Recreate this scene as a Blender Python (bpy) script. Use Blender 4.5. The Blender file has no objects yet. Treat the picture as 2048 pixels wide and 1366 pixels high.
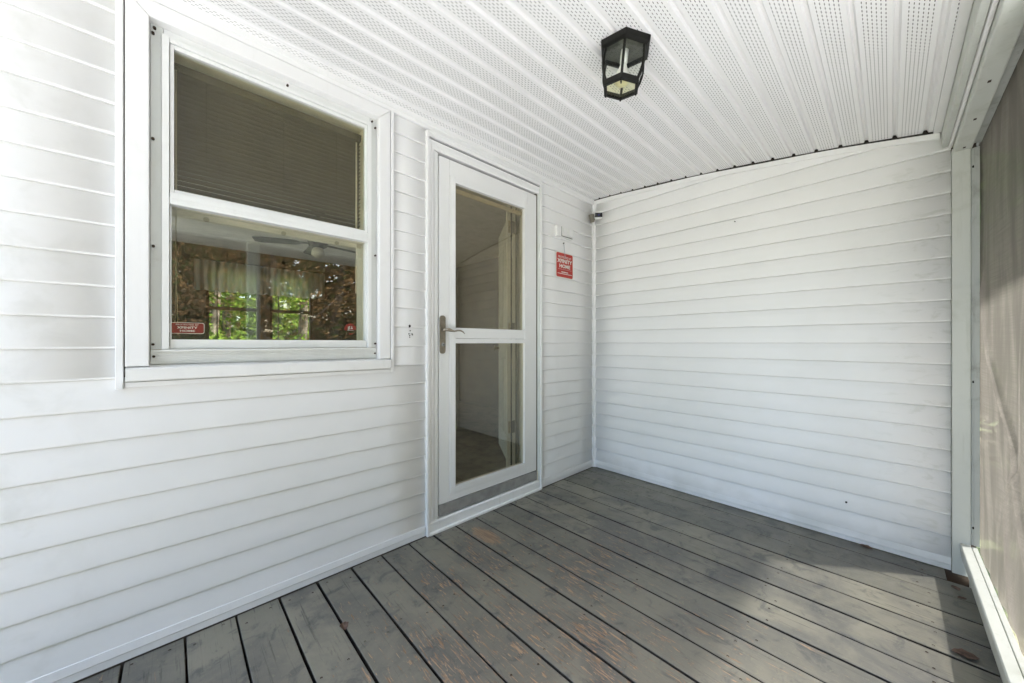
import bpy, bmesh, math, random
from mathutils import Vector, Matrix
R = math.radians
random.seed(7)
sc = bpy.context.scene
col = sc.collection

# ------------------------------------------------------------------ camera
cam_d = bpy.data.cameras.new('camera')
cam_d.sensor_width = 36.0
cam_d.lens = 717.0 / 2048 * 36.0
cam_d.shift_y = 3.0 / 2048
cam_d.clip_start = 0.02
cam_d.clip_end = 500
cam = bpy.data.objects.new('camera', cam_d)
col.objects.link(cam)
cam.location = (-2.679, -1.787, 1.077)
cam.rotation_euler = (R(90), 0, R(46.517 - 90))
sc.camera = cam

# ------------------------------------------------------------------ world, sun, exposure
SUN_EL = 56.0
sx, sy = 0.582, -0.813                       # horizontal direction towards the sun
w = bpy.data.worlds.new('World')
sc.world = w
w.use_nodes = True
wn = w.node_tree.nodes
sky = wn.new('ShaderNodeTexSky')
sky.sky_type = 'NISHITA'
sky.sun_disc = False
sky.sun_elevation = R(SUN_EL)
sky.sun_rotation = math.atan2(sx, sy)
sky.air_density = 1.0
sky.dust_density = 3.4
wn['Background'].inputs['Strength'].default_value = 0.15
w.node_tree.links.new(sky.outputs[0], wn['Background'].inputs['Color'])
sl = bpy.data.lights.new('sun', 'SUN')
sl.energy = 5.0
sl.angle = R(2.2)
sl.color = (1.0, 0.985, 0.955)
so = bpy.data.objects.new('sun', sl)
col.objects.link(so)
ce = math.cos(R(SUN_EL))
so.rotation_euler = Vector((-sx * ce, -sy * ce, -math.sin(R(SUN_EL)))).to_track_quat('-Z', 'Y').to_euler()
so.location = (6, -8, 12)
sc.view_settings.view_transform = 'Standard'
sc.view_settings.look = 'None'
sc.view_settings.exposure = 3.06
sc.view_settings.gamma = 1.0
sc.cycles.use_denoising = True
try:
    sc.cycles.denoising_prefilter = 'ACCURATE'
except Exception:
    pass
sc.cycles.max_bounces = 14
sc.cycles.diffuse_bounces = 8
sc.cycles.glossy_bounces = 5
sc.cycles.transparent_max_bounces = 24
sc.cycles.sample_clamp_indirect = 6.0
sc.cycles.caustics_reflective = False
sc.cycles.caustics_refractive = False

# ------------------------------------------------------------------ material helpers
class NT:
    def __init__(self, name):
        self.m = bpy.data.materials.new(name)
        self.m.use_nodes = True
        self.t = self.m.node_tree
        self.n = self.t.nodes
        self.b = self.n.get('Principled BSDF')
        self.out = self.n.get('Material Output')
    def node(self, kind, **kw):
        x = self.n.new(kind)
        for k, v in kw.items():
            setattr(x, k, v)
        return x
    def link(self, a, b):
        self.t.links.new(a, b)
    def val(self, sock, v):
        if hasattr(v, 'links') or hasattr(v, 'is_output'):
            self.link(v, sock)
        else:
            sock.default_value = v
    def math(self, op, a, b=0.0, c=0.0, clamp=False):
        x = self.node('ShaderNodeMath', operation=op)
        x.use_clamp = clamp
        self.val(x.inputs[0], a); self.val(x.inputs[1], b); self.val(x.inputs[2], c)
        return x.outputs[0]
    def pos(self):
        g = self.node('ShaderNodeNewGeometry')
        s = self.node('ShaderNodeSeparateXYZ')
        self.link(g.outputs['Position'], s.inputs[0])
        return g.outputs['Position'], s.outputs
    def mapping(self, vec, scale=(1, 1, 1), loc=(0, 0, 0)):
        x = self.node('ShaderNodeMapping')
        self.link(vec, x.inputs['Vector'])
        x.inputs['Scale'].default_value = scale
        self.val(x.inputs['Location'], loc)
        return x.outputs[0]
    def noise(self, vec, scale, detail=3, rough=0.55, dist=0.0):
        x = self.node('ShaderNodeTexNoise')
        self.link(vec, x.inputs['Vector'])
        x.inputs['Scale'].default_value = scale
        x.inputs['Detail'].default_value = detail
        x.inputs['Roughness'].default_value = rough
        x.inputs['Distortion'].default_value = dist
        return x.outputs['Fac']
    def ramp(self, fac, a, b, lo=0.0, hi=1.0):
        x = self.node('ShaderNodeMapRange')
        x.interpolation_type = 'SMOOTHSTEP'
        self.val(x.inputs['Value'], fac)
        x.inputs['From Min'].default_value = a; x.inputs['From Max'].default_value = b
        x.inputs['To Min'].default_value = lo; x.inputs['To Max'].default_value = hi
        return x.outputs['Result']
    def mix(self, fac, a, b):
        x = self.node('ShaderNodeMix', data_type='RGBA')
        self.val(x.inputs['Factor'], fac)
        for s, v in ((x.inputs['A'], a), (x.inputs['B'], b)):
            if isinstance(v, tuple):
                s.default_value = (v[0], v[1], v[2], 1)
            else:
                self.link(v, s)
        return x.outputs['Result']
    def bump(self, h, dist, strength=1.0):
        x = self.node('ShaderNodeBump')
        self.val(x.inputs['Height'], h)
        x.inputs['Distance'].default_value = dist
        x.inputs['Strength'].default_value = strength
        self.link(x.outputs[0], self.b.inputs['Normal'])
    def base(self, c):
        if isinstance(c, tuple):
            self.b.inputs['Base Color'].default_value = (c[0], c[1], c[2], 1)
        else:
            self.link(c, self.b.inputs['Base Color'])
    def rough(self, r):
        self.val(self.b.inputs['Roughness'], r)

def plain(name, c, rough=0.5, metal=0.0, var=0.06, scale=9.0, bump=0.0, spec=0.5):
    t = NT(name)
    p, _ = t.pos()
    n = t.noise(p, scale, 4, 0.6)
    d = tuple(max(0.0, x * (1 - var * 2.2)) for x in c)
    t.base(t.mix(t.ramp(n, 0.35, 0.75), c, d))
    t.rough(t.ramp(n, 0.3, 0.8, rough * 0.85, min(1, rough * 1.2)))
    t.b.inputs['Metallic'].default_value = metal
    t.b.inputs['Specular IOR Level'].default_value = spec
    if bump:
        t.bump(t.noise(p, scale * 14, 3), bump)
    return t.m

def mat_siding(name, endwall):
    t = NT(name)
    p, s = t.pos()
    grain_v = t.mapping(p, (3.0, 3.0, 160.0) if not endwall else (3.0, 3.0, 160.0))
    grain = t.noise(grain_v, 1.6, 4, 0.7, 0.4)
    big = t.noise(p, 2.3, 4, 0.6)
    fine = t.noise(p, 38.0, 3, 0.7)
    c = t.mix(t.ramp(big, 0.35, 0.75), (0.80, 0.80, 0.797), (0.772, 0.772, 0.765))
    c = t.mix(t.ramp(fine, 0.72, 0.82, 0, 0.10), c, (0.5, 0.48, 0.43))
    if endwall:
        # mildew grown where rain blows in beside the screen post
        near = t.ramp(s['Y'], -1.62, -1.99)
        blot = t.noise(t.mapping(p, (4, 4, 9)), 2.4, 5, 0.65, 0.6)
        m = t.math('MULTIPLY', near, t.ramp(blot, 0.52, 0.68, 0.0, 0.28))
        c = t.mix(m, c, (0.42, 0.44, 0.37))
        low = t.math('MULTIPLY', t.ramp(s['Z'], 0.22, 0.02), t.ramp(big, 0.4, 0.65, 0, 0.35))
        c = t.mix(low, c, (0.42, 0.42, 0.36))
    else:
        near = t.ramp(s['X'], -2.75, -3.1)
        blot = t.noise(t.mapping(p, (5, 5, 5)), 1.7, 4, 0.6, 0.3)
        m = t.math('MULTIPLY', near, t.ramp(blot, 0.45, 0.7, 0.0, 0.35))
        c = t.mix(m, c, (0.55, 0.55, 0.51))
    t.base(c)
    t.rough(t.ramp(big, 0.3, 0.7, 0.42, 0.56))
    t.bump(grain, 0.0006, 0.18)
    return t.m

def mat_soffit():
    t = NT('soffit_vinyl')
    p, s = t.pos()
    u = t.math('DIVIDE', t.math('SUBTRACT', t.math('MULTIPLY', s['Y'], -1.0), 0.0757 - 0.1016 * 4), 0.1016)
    f = t.math('FRACT', u)
    r = t.math('MULTIPLY', t.math('DIVIDE', t.math('SUBTRACT', f, 0.19), 0.62), 6.0)
    inb = t.math('MULTIPLY', t.math('GREATER_THAN', r, 0.0), t.math('LESS_THAN', r, 6.0))
    row = t.math('FLOOR', r)
    g = t.math('ABSOLUTE', t.math('SUBTRACT', t.math('FRACT', t.math('ADD', r, 60.0)), 0.5))
    odd = t.math('MULTIPLY', t.math('FLOORED_MODULO', row, 2.0), 0.5)
    xx = t.math('FRACT', t.math('ADD', t.math('ADD', t.math('DIVIDE', s['X'], 0.0203), 1000.0), odd))
    slit = t.math('MULTIPLY', t.math('LESS_THAN', g, 0.095), t.math('LESS_THAN', xx, 0.50))
    slit = t.math('MULTIPLY', slit, inb)
    big = t.noise(p, 1.9, 4)
    c = t.mix(t.ramp(big, 0.35, 0.75), (0.83, 0.83, 0.828), (0.80, 0.80, 0.795))
    c = t.mix(slit, c, (0.035, 0.034, 0.03))
    t.base(c)
    t.rough(0.42)
    t.bump(t.math('SUBTRACT', 1.0, slit), 0.0012, 0.6)
    return t.m

def mat_deck():
    t = NT('painted_deck_boards')
    p, s = t.pos()
    oi = t.node('ShaderNodeObjectInfo')
    rnd = oi.outputs['Random']
    comb = t.node('ShaderNodeCombineXYZ')
    t.link(t.math('MULTIPLY', rnd, 37.0), comb.inputs[0])
    t.link(t.math('MULTIPLY', rnd, 91.0), comb.inputs[1])
    off = comb.outputs[0]
    pv = t.mapping(p, (1, 1, 1), off)
    grain = t.noise(t.mapping(pv, (95, 4.0, 1)), 1.0, 5, 0.7, 0.8)
    fibre = t.noise(t.mapping(pv, (210, 7.0, 1)), 1.0, 3, 0.7)
    big = t.noise(p, 3.2, 5, 0.62, 0.5)
    mid = t.noise(p, 11.0, 4, 0.65, 0.8)
    # paint: grey green, dirtier in trodden patches
    c = t.mix(t.ramp(big, 0.38, 0.64), (0.235, 0.220, 0.170), (0.122, 0.118, 0.106))
    c = t.mix(t.ramp(rnd, 0.0, 1.0, 0.0, 0.6), c, (0.125, 0.121, 0.100))
    c = t.mix(t.ramp(mid, 0.54, 0.68, 0.0, 0.6), c, (0.068, 0.069, 0.072))
    c = t.mix(t.ramp(grain, 0.56, 0.70, 0.0, 0.65), c, (0.036, 0.034, 0.030))
    # yellowish scuffs
    sc1 = t.noise(t.mapping(p, (30, 42, 1)), 1.0, 4, 0.75, 2.4)
    c = t.mix(t.ramp(sc1, 0.57, 0.68, 0.0, 0.6), c, (0.22, 0.213, 0.148))
    # flaked paint with bare wood
    dx = t.math('SUBTRACT', s['X'], -1.66); dy = t.math('SUBTRACT', s['Y'], -0.92)
    rad = t.math('SQRT', t.math('ADD', t.math('MULTIPLY', dx, dx), t.math('MULTIPLY', t.math('MULTIPLY', dy, dy), 0.7)))
    worn = t.math('ADD', t.ramp(rad, 0.15, 1.15, 0.136, 0.016), t.math('MULTIPLY', t.math('SUBTRACT', big, 0.5), 0.30))
    flake = t.noise(t.mapping(pv, (105, 15, 1)), 1.0, 5, 0.68, 0.9)
    fl = t.math('ADD', flake, worn)
    bare = t.ramp(fl, 0.695, 0.715)
    # one long bare patch by the door sill
    wood = t.mix(t.ramp(fibre, 0.35, 0.65), (0.41, 0.285, 0.18), (0.20, 0.125, 0.075))
    px_ = t.math('SUBTRACT', s['X'], -1.405); py_ = t.math('SUBTRACT', s['Y'], -0.235)
    ell = t.math('ADD', t.math('POWER', t.math('DIVIDE', px_, 0.050), 2.0), t.math('POWER', t.math('DIVIDE', py_, 0.115), 2.0))
    patch = t.ramp(t.math('ADD', ell, t.math('MULTIPLY', t.math('SUBTRACT', flake, 0.5), 5.0)), 1.0, 0.7)
    bare = t.math('MAXIMUM', bare, t.math('MULTIPLY', patch, 0.85))
    edge = t.math('SUBTRACT', t.ramp(fl, 0.675, 0.69), bare, 0, True)
    c = t.mix(t.math('MULTIPLY', edge, 0.6), c, (0.10, 0.10, 0.09))
    c = t.mix(bare, c, wood)
    t.base(c)
    t.rough(t.math('ADD', t.ramp(mid, 0.3, 0.7, 0.31, 0.50), t.math('MULTIPLY', bare, 0.25)))
    h = t.math('ADD', t.math('MULTIPLY', grain, 0.7), t.math('SUBTRACT', t.math('MULTIPLY', fibre, 0.3), t.math('MULTIPLY', bare, 0.55)))
    t.bump(h, 0.0022, 0.6)
    return t.m

def mat_glass(name, tint=(0.955, 0.96, 0.94), f0=0.058, rough=0.0, gtint=(1, 1, 1)):
    t = NT(name)
    t.n.remove(t.b)
    lw = t.node('ShaderNodeLayerWeight')
    lw.inputs['Blend'].default_value = 0.5
    fr = t.math('ADD', t.math('MULTIPLY', t.math('POWER', lw.outputs['Facing'], 5.0), 1 - f0), f0)
    tr = t.node('ShaderNodeBsdfTransparent'); tr.inputs['Color'].default_value = (*tint, 1)
    gl = t.node('ShaderNodeBsdfGlossy'); gl.inputs['Roughness'].default_value = rough; gl.inputs['Color'].default_value = (*gtint, 1)
    mx = t.node('ShaderNodeMixShader')
    t.link(fr, mx.inputs[0]); t.link(tr.outputs[0], mx.inputs[1]); t.link(gl.outputs[0], mx.inputs[2])
    t.link(mx.outputs[0], t.out.inputs[0])
    return t.m

def mat_mesh(name, open_frac, colr, translucent, weave=900.0):
    t = NT(name)
    p, s = t.pos()
    t.n.remove(t.b)
    n1 = t.noise(t.mapping(p, (weave, weave, 6)), 1.0, 2)
    n2 = t.noise(t.mapping(p, (6, 6, weave)), 1.0, 2)
    big = t.noise(t.mapping(p, (7, 7, 1.1)), 1.6, 4)
    th = t.math('MULTIPLY', t.math('ADD', n1, n2), 0.5)
    tr = t.node('ShaderNodeBsdfTransparent')
    df = t.node('ShaderNodeBsdfDiffuse')
    tl = t.node('ShaderNodeBsdfTranslucent')
    dark = tuple(x * 0.75 for x in colr)
    cc = t.mix(t.ramp(th, 0.35, 0.65), colr, dark)
    cc = t.mix(t.ramp(big, 0.38, 0.66, 0, 0.8), cc, tuple(x * 0.6 for x in colr))
    t.link(cc, df.inputs[0]); t.link(cc, tl.inputs[0])
    a = t.node('ShaderNodeMixShader'); a.inputs[0].default_value = translucent
    t.link(df.outputs[0], a.inputs[1]); t.link(tl.outputs[0], a.inputs[2])
    b = t.node('ShaderNodeMixShader')
    t.link(t.ramp(th, 0.3, 0.7, 1 - open_frac * 1.3, 1 - open_frac * 0.7), b.inputs[0])
    t.link(tr.outputs[0], b.inputs[1]); t.link(a.outputs[0], b.inputs[2])
    t.link(b.outputs[0], t.out.inputs[0])
    return t.m

def mat_leaf(name, c1, c2, trans=0.35):
    t = NT(name)
    p, _ = t.pos()
    n = t.noise(p, 2.2, 3)
    n2 = t.noise(p, 31.0, 2)
    f = t.math('ADD', t.math('MULTIPLY', n, 0.6), t.math('MULTIPLY', n2, 0.4))
    c = t.mix(t.ramp(f, 0.38, 0.64), c1, c2)
    t.n.remove(t.b)
    df = t.node('ShaderNodeBsdfDiffuse'); tl = t.node('ShaderNodeBsdfTranslucent')
    t.link(c, df.inputs[0]); t.link(c, tl.inputs[0])
    m = t.node('ShaderNodeMixShader'); m.inputs[0].default_value = trans
    t.link(df.outputs[0], m.inputs[1]); t.link(tl.outputs[0], m.inputs[2])
    t.link(m.outputs[0], t.out.inputs[0])
    return t.m

def mat_ground():
    t = NT('lawn_soil')
    p, s = t.pos()
    a = t.noise(p, 0.35, 5); b = t.noise(p, 9.0, 4)
    c = t.mix(t.ramp(a, 0.4, 0.6), (0.10, 0.13, 0.045), (0.20, 0.17, 0.11))
    c = t.mix(t.ramp(b, 0.45, 0.7, 0, 0.6), c, (0.06, 0.08, 0.03))
    t.base(c); t.rough(0.95)
    t.bump(b, 0.03)
    return t.m

def mat_bark():
    t = NT('bark')
    p, s = t.pos()
    a = t.noise(t.mapping(p, (9, 9, 1.6)), 2.0, 5, 0.65, 0.5)
    t.base(t.mix(t.ramp(a, 0.35, 0.7), (0.20, 0.165, 0.13), (0.075, 0.06, 0.05)))
    t.rough(0.9); t.bump(a, 0.03)
    return t.m

def mat_trim(name, c=(0.80, 0.80, 0.797), dirt=0.25, rough=0.4, aged=(0.45, 0.44, 0.38)):
    t = NT(name)
    p, s = t.pos()
    a = t.noise(p, 6.0, 5, 0.65, 0.4)
    sp = t.noise(p, 120.0, 2, 0.6)
    gr = t.noise(t.mapping(p, (40, 40, 4)), 1.0, 4, 0.6)
    cc = t.mix(t.ramp(a, 0.5, 0.78, 0, dirt), c, aged)
    cc = t.mix(t.ramp(sp, 0.76, 0.82, 0, 0.5 if dirt > 0.3 else 0.15), cc, (0.18, 0.16, 0.12))
    cc = t.mix(t.ramp(gr, 0.55, 0.75, 0, dirt * 0.6), cc, aged)
    t.base(cc); t.rough(rough)
    t.bump(t.math('ADD', gr, t.math('MULTIPLY', a, 0.5)), 0.0006, 0.5)
    return t.m

M = {}
M['siding'] = mat_siding('white_vinyl_siding', False)
M['siding_end'] = mat_siding('weathered_vinyl_siding', True)
M['soffit'] = mat_soffit()
M['deck'] = mat_deck()
M['edge'] = plain('mouldy_edge_and_gap_shade', (0.03, 0.025, 0.02), 0.95, 0.0, 0.3, 60)
M['trim'] = mat_trim('white_coil_trim', dirt=0.10)
M['sheath'] = plain('sheathing_board', (0.10, 0.085, 0.065), 0.9)
M['storm'] = mat_trim('white_storm_frame', (0.77, 0.78, 0.765), dirt=0.16, rough=0.36)
M['flange'] = mat_trim('grey_white_flange', (0.66, 0.68, 0.655), dirt=0.3, rough=0.42)
M['sillwood'] = mat_trim('painted_sill', (0.78, 0.78, 0.765), dirt=0.14)
M['sillled'] = mat_trim('dusty_ledge', (0.55, 0.54, 0.51), dirt=0.5, rough=0.7)
M['post'] = mat_trim('weathered_white_paint', (0.57, 0.59, 0.55), dirt=0.45, rough=0.55, aged=(0.36, 0.38, 0.31))
M['track'] = mat_trim('oxidised_track', (0.42, 0.44, 0.42), dirt=0.7, rough=0.6, aged=(0.14, 0.14, 0.11))
M['door'] = mat_trim('white_door_skin', (0.80, 0.805, 0.795), dirt=0.05, rough=0.33)
M['sillw'] = mat_trim('white_door_sill', (0.80, 0.80, 0.785), dirt=0.28)
M['alum'] = plain('brushed_aluminium', (0.40, 0.395, 0.38), 0.45, 0.35, 0.12, 14)
M['black'] = plain('black_lantern_metal', (0.006, 0.006, 0.0048), 0.5, 0.0, 0.15, 30, 0.0, 0.25)
M['canopy_sheen'] = plain('lantern_canopy_sheen', (0.085, 0.09, 0.07), 0.5, 0.0, 0.2, 40)
M['dark'] = plain('dark_gap', (0.012, 0.011, 0.010), 0.9)
M['nickel'] = plain('aged_nickel', (0.36, 0.32, 0.26), 0.38, 0.9, 0.12, 30)
M['brass'] = plain('pale_brass_hinge', (0.62, 0.55, 0.40), 0.4, 0.6, 0.15, 40)
M['rust'] = plain('rusty_screw', (0.05, 0.03, 0.018), 0.8, 0.0, 0.3, 200)
M['glass'] = mat_glass('window_glass')
M['glass_upper'] = mat_glass('upper_sash_glass', (0.90, 0.90, 0.84), 0.034, 0.0, (1.0, 0.97, 0.88))
M['glass_door'] = mat_glass('door_glass', (0.80, 0.77, 0.68), 0.105, 0.0, (1.0, 0.94, 0.82))
M['lampglass'] = mat_glass('lantern_glass', (0.985, 0.99, 0.975), 0.016)
M['lampbase'] = mat_glass('lantern_base_glass', (0.975, 0.965, 0.82), 0.016)
M['bulb'] = plain('frosted_bulb', (0.90, 0.89, 0.86), 0.35)
M['socket'] = plain('white_socket', (0.70, 0.71, 0.68), 0.45)
M['cream'] = plain('cream_plastic', (0.78, 0.72, 0.56), 0.5)
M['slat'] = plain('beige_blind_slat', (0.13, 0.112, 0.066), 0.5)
M['cord'] = plain('ivory_cord', (0.72, 0.66, 0.50), 0.8)
M['clear'] = mat_glass('clear_plastic', (0.85, 0.83, 0.76), 0.09, 0.15)
M['fabric'] = mat_mesh('screen_fabric', 0.085, (0.215, 0.20, 0.175), 0.22, 420)
M['insect'] = mat_mesh('insect_screen', 0.80, (0.10, 0.10, 0.095), 0.2)
M['far_dimmer'] = mat_mesh('window_dimming_mesh', 0.82, (0.06, 0.06, 0.055), 0.1)
M['red'] = plain('sign_red', (0.50, 0.030, 0.018), 0.4, 0.0, 0.08)
M['redlabel'] = plain('sticker_red', (0.30, 0.03, 0.025), 0.5, 0.0, 0.15)
M['white'] = plain('print_white', (0.80, 0.79, 0.74), 0.5)
M['whitebox'] = mat_trim('white_plastic_box', (0.78, 0.78, 0.765), dirt=0.2)
M['bracket'] = plain('taupe_bracket', (0.20, 0.185, 0.15), 0.6)
M['lensblk'] = plain('glossy_black', (0.01, 0.01, 0.014), 0.12)
M['lens'] = plain('blue_lens', (0.03, 0.035, 0.12), 0.08)
M['zip'] = plain('grey_cord', (0.42, 0.44, 0.47), 0.6)
M['leafd'] = plain('dry_leaf', (0.14, 0.085, 0.06), 0.8, 0.0, 0.3, 40)
M['room_wall'] = plain('brown_panelling', (0.13, 0.10, 0.075), 0.65, 0.0, 0.15, 4)
M['room_ceil'] = plain('room_ceiling_paint', (0.80, 0.77, 0.70), 0.8)
M['room_floor'] = plain('room_floor_boards', (0.27, 0.235, 0.20), 0.5, 0.0, 0.2)
M['darkwood'] = plain('dark_window_wood', (0.07, 0.05, 0.035), 0.5)
M['fan'] = plain('fan_blade_brown', (0.05, 0.04, 0.03), 0.45)
M['lace'] = mat_mesh('lace_valance', 0.22, (0.72, 0.70, 0.64), 0.55)
M['roof'] = plain('roof_shingle', (0.09, 0.085, 0.08), 0.9, 0.0, 0.2)
M['ground'] = mat_ground()
M['bounce_slab'] = plain('pale_concrete', (0.45, 0.452, 0.455), 0.85, 0.0, 0.12, 3.0, 0.002)
M['bark'] = mat_bark()
M['leaf_green'] = mat_leaf('spring_leaves', (0.075, 0.13, 0.022), (0.16, 0.23, 0.035), 0.5)
M['leaf_dark'] = mat_leaf('dark_leaves', (0.03, 0.06, 0.018), (0.07, 0.11, 0.03), 0.4)
M['leaf_copper'] = mat_leaf('copper_leaves', (0.11, 0.06, 0.030), (0.27, 0.17, 0.075), 0.5)
M['inner_door'] = plain('painted_inner_door', (0.80, 0.81, 0.77), 0.45)

# ------------------------------------------------------------------ mesh helpers
class MB:
    """collects boxes, tubes and prisms in world coordinates; build() links them as one mesh"""
    def __init__(s):
        s.v = []; s.f = []; s.sm = []
    def add(s, v, f, smooth=False):
        o = len(s.v)
        s.v += [tuple(x) for x in v]
        s.f += [tuple(i + o for i in q) for q in f]
        s.sm += [smooth] * len(f)
        return s
    def box(s, x0, x1, y0, y1, z0, z1, bev=0.0):
        if x0 > x1: x0, x1 = x1, x0
        if y0 > y1: y0, y1 = y1, y0
        if z0 > z1: z0, z1 = z1, z0
        bm = bmesh.new()
        bmesh.ops.create_cube(bm, size=1.0)
        for q in bm.verts:
            q.co = Vector((x0 + (q.co.x + .5) * (x1 - x0), y0 + (q.co.y + .5) * (y1 - y0), z0 + (q.co.z + .5) * (z1 - z0)))
        if bev > 0:
            bmesh.ops.bevel(bm, geom=list(bm.edges), offset=min(bev, .45 * min(x1 - x0, y1 - y0, z1 - z0)), segments=2, profile=0.5, affect='EDGES')
        bm.verts.index_update()
        s.add([q.co for q in bm.verts], [[q.index for q in f.verts] for f in bm.faces])
        bm.free()
        return s
    def prism(s, poly, a, b, axis='x', smooth=False):
        """poly: 2D outline; extruded from a to b along axis ('x': poly is (y,z); 'y': (x,z); 'z': (x,y))"""
        n = len(poly)
        def P(q, t):
            if axis == 'x': return (t, q[0], q[1])
            if axis == 'y': return (q[0], t, q[1])
            return (q[0], q[1], t)
        v = [P(q, a) for q in poly] + [P(q, b) for q in poly]
        f = [(i, (i + 1) % n, n + (i + 1) % n, n + i) for i in range(n)]
        f += [tuple(range(n - 1, -1, -1)), tuple(range(n, 2 * n))]
        return s.add(v, f, smooth)
    def tube(s, pts, rad, seg=10, cap=True):
        pts = [Vector(p) for p in pts]
        if not hasattr(rad, '__len__'): rad = [rad] * len(pts)
        v = []; f = []
        for i, p in enumerate(pts):
            d = (pts[min(i + 1, len(pts) - 1)] - pts[max(i - 1, 0)]).normalized()
            a = d.cross(Vector((0, 0, 1)))
            if a.length < 1e-3: a = d.cross(Vector((1, 0, 0)))
            a.normalize(); b = d.cross(a)
            for k in range(seg):
                t = 2 * math.pi * k / seg
                v.append(p + (a * math.cos(t) + b * math.sin(t)) * rad[i])
        for i in range(len(pts) - 1):
            for k in range(seg):
                f.append((i * seg + k, i * seg + (k + 1) % seg, (i + 1) * seg + (k + 1) % seg, (i + 1) * seg + k))
        if cap:
            f.append(tuple(range(seg - 1, -1, -1)))
            f.append(tuple(range((len(pts) - 1) * seg, len(pts) * seg)))
        return s.add(v, f, True)
    def lathe(s, prof, cx, cy, seg=20):
        v = []; f = []
        for r, z in prof:
            for k in range(seg):
                t = 2 * math.pi * k / seg
                v.append((cx + r * math.cos(t), cy + r * math.sin(t), z))
        for i in range(len(prof) - 1):
            for k in range(seg):
                f.append((i * seg + k, i * seg + (k + 1) % seg, (i + 1) * seg + (k + 1) % seg, (i + 1) * seg + k))
        f.append(tuple(range(seg))); f.append(tuple(range((len(prof) - 1) * seg, len(prof) * seg)))
        return s.add(v, f, True)
    def build(s, name, mat, parent=None, org=(0, 0, 0)):
        me = bpy.data.meshes.new(name)
        me.from_pydata([(a - org[0], b - org[1], c - org[2]) for a, b, c in s.v], [], s.f)
        me.validate()
        bm = bmesh.new(); bm.from_mesh(me)
        bmesh.ops.recalc_face_normals(bm, faces=bm.faces)
        bm.to_mesh(me); bm.free()
        if len(me.polygons) == len(s.sm):
            me.polygons.foreach_set('use_smooth', s.sm)
        me.materials.append(M[mat] if isinstance(mat, str) else mat)
        o = bpy.data.objects.new(name, me)
        col.objects.link(o)
        if parent is not None: o.parent = parent
        elif org != (0, 0, 0): o.location = org
        return o

def tag(o, label=None, cat=None, group=None, kind=None):
    if label: o['label'] = label
    if cat: o['category'] = cat
    if group: o['group'] = group
    if kind: o['kind'] = kind
    return o
def empty(name, loc, label=None, cat=None, group=None, kind=None):
    o = bpy.data.objects.new(name, None)
    o.empty_display_size = 0.1
    o.location = loc
    col.objects.link(o)
    return tag(o, label, cat, group, kind)
class Thing:
    def __init__(s, name, loc, label, cat, group=None, kind=None):
        s.o = empty(name, loc, label, cat, group, kind); s.loc = tuple(loc)
    def part(s, name, mb, mat, under=None):
        return mb.build(name, mat, under or s.o, s.loc)
def B(*a, **k): return MB().box(*a, **k)

def text_mesh(body, size, mat, name, parent, org, loc, extrude=0.0004, bold=0.0, width=None):
    """lettering in the plane y = loc.y facing -y"""
    cu = bpy.data.curves.new('lettering', 'FONT')
    cu.body = body; cu.size = size; cu.align_x = 'CENTER'; cu.align_y = 'CENTER'
    cu.extrude = extrude; cu.offset = bold; cu.resolution_u = 3
    ob = bpy.data.objects.new('lettering', cu)
    col.objects.link(ob)
    bpy.context.view_layer.update()
    me = bpy.data.meshes.new_from_object(ob.evaluated_get(bpy.context.evaluated_depsgraph_get()))
    bpy.data.objects.remove(ob); bpy.data.curves.remove(cu)
    xs = [q.co.x for q in me.vertices]
    k = 1.0 if width is None else width / (max(xs) - min(xs))
    for q in me.vertices:
        x, y, z = q.co
        q.co = (x * k + loc[0] - org[0], -z + loc[1] - org[1], y + loc[2] - org[2])
    me.materials.clear(); me.materials.append(M[mat])
    o = bpy.data.objects.new(name, me); col.objects.link(o); o.parent = parent
    return o

def ceil_z(y):
    return 2.317 + 0.0512 * y - 0.0336 * y * y
CX0 = -3.75                                    # far end of the porch behind the camera

# ================================================================== GROUND
g = MB()
N = 40
for i in range(N + 1):
    for j in range(N + 1):
        x = -90 + 180 * i / N; y = -90 + 180 * j / N
        d = math.hypot(x + 2, y)
        g.v.append((x, y, -0.62 + max(0, d - 14) * 0.012 + 0.08 * math.sin(x * .31) * math.cos(y * .27) * min(1, d / 20)))
for i in range(N):
    for j in range(N):
        g.f.append((i * (N + 1) + j, (i + 1) * (N + 1) + j, (i + 1) * (N + 1) + j + 1, i * (N + 1) + j + 1)); g.sm.append(True)
tag(g.build('ground', 'ground'), 'grassy garden ground around the porch and house', 'ground', kind='structure')

pt = MB().box(-10, .9, -9.5, -2.35, -.72, -.555, bev=.01)  # slab added out of view to bounce sunlight onto the porch ceiling
tag(pt.build('bounce_slab', 'bounce_slab'), 'added pale concrete slab bouncing light into the porch', 'bounce_slab', kind='structure')
tag(B(-10, -4.0, -2.345, .35, -.72, -.552, bev=.01).build('bounce_walk', 'bounce_slab'), 'added pale concrete slab bouncing light in at the open porch end', 'path', kind='structure')  # another added slab, brightens the porch from its open end
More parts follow.
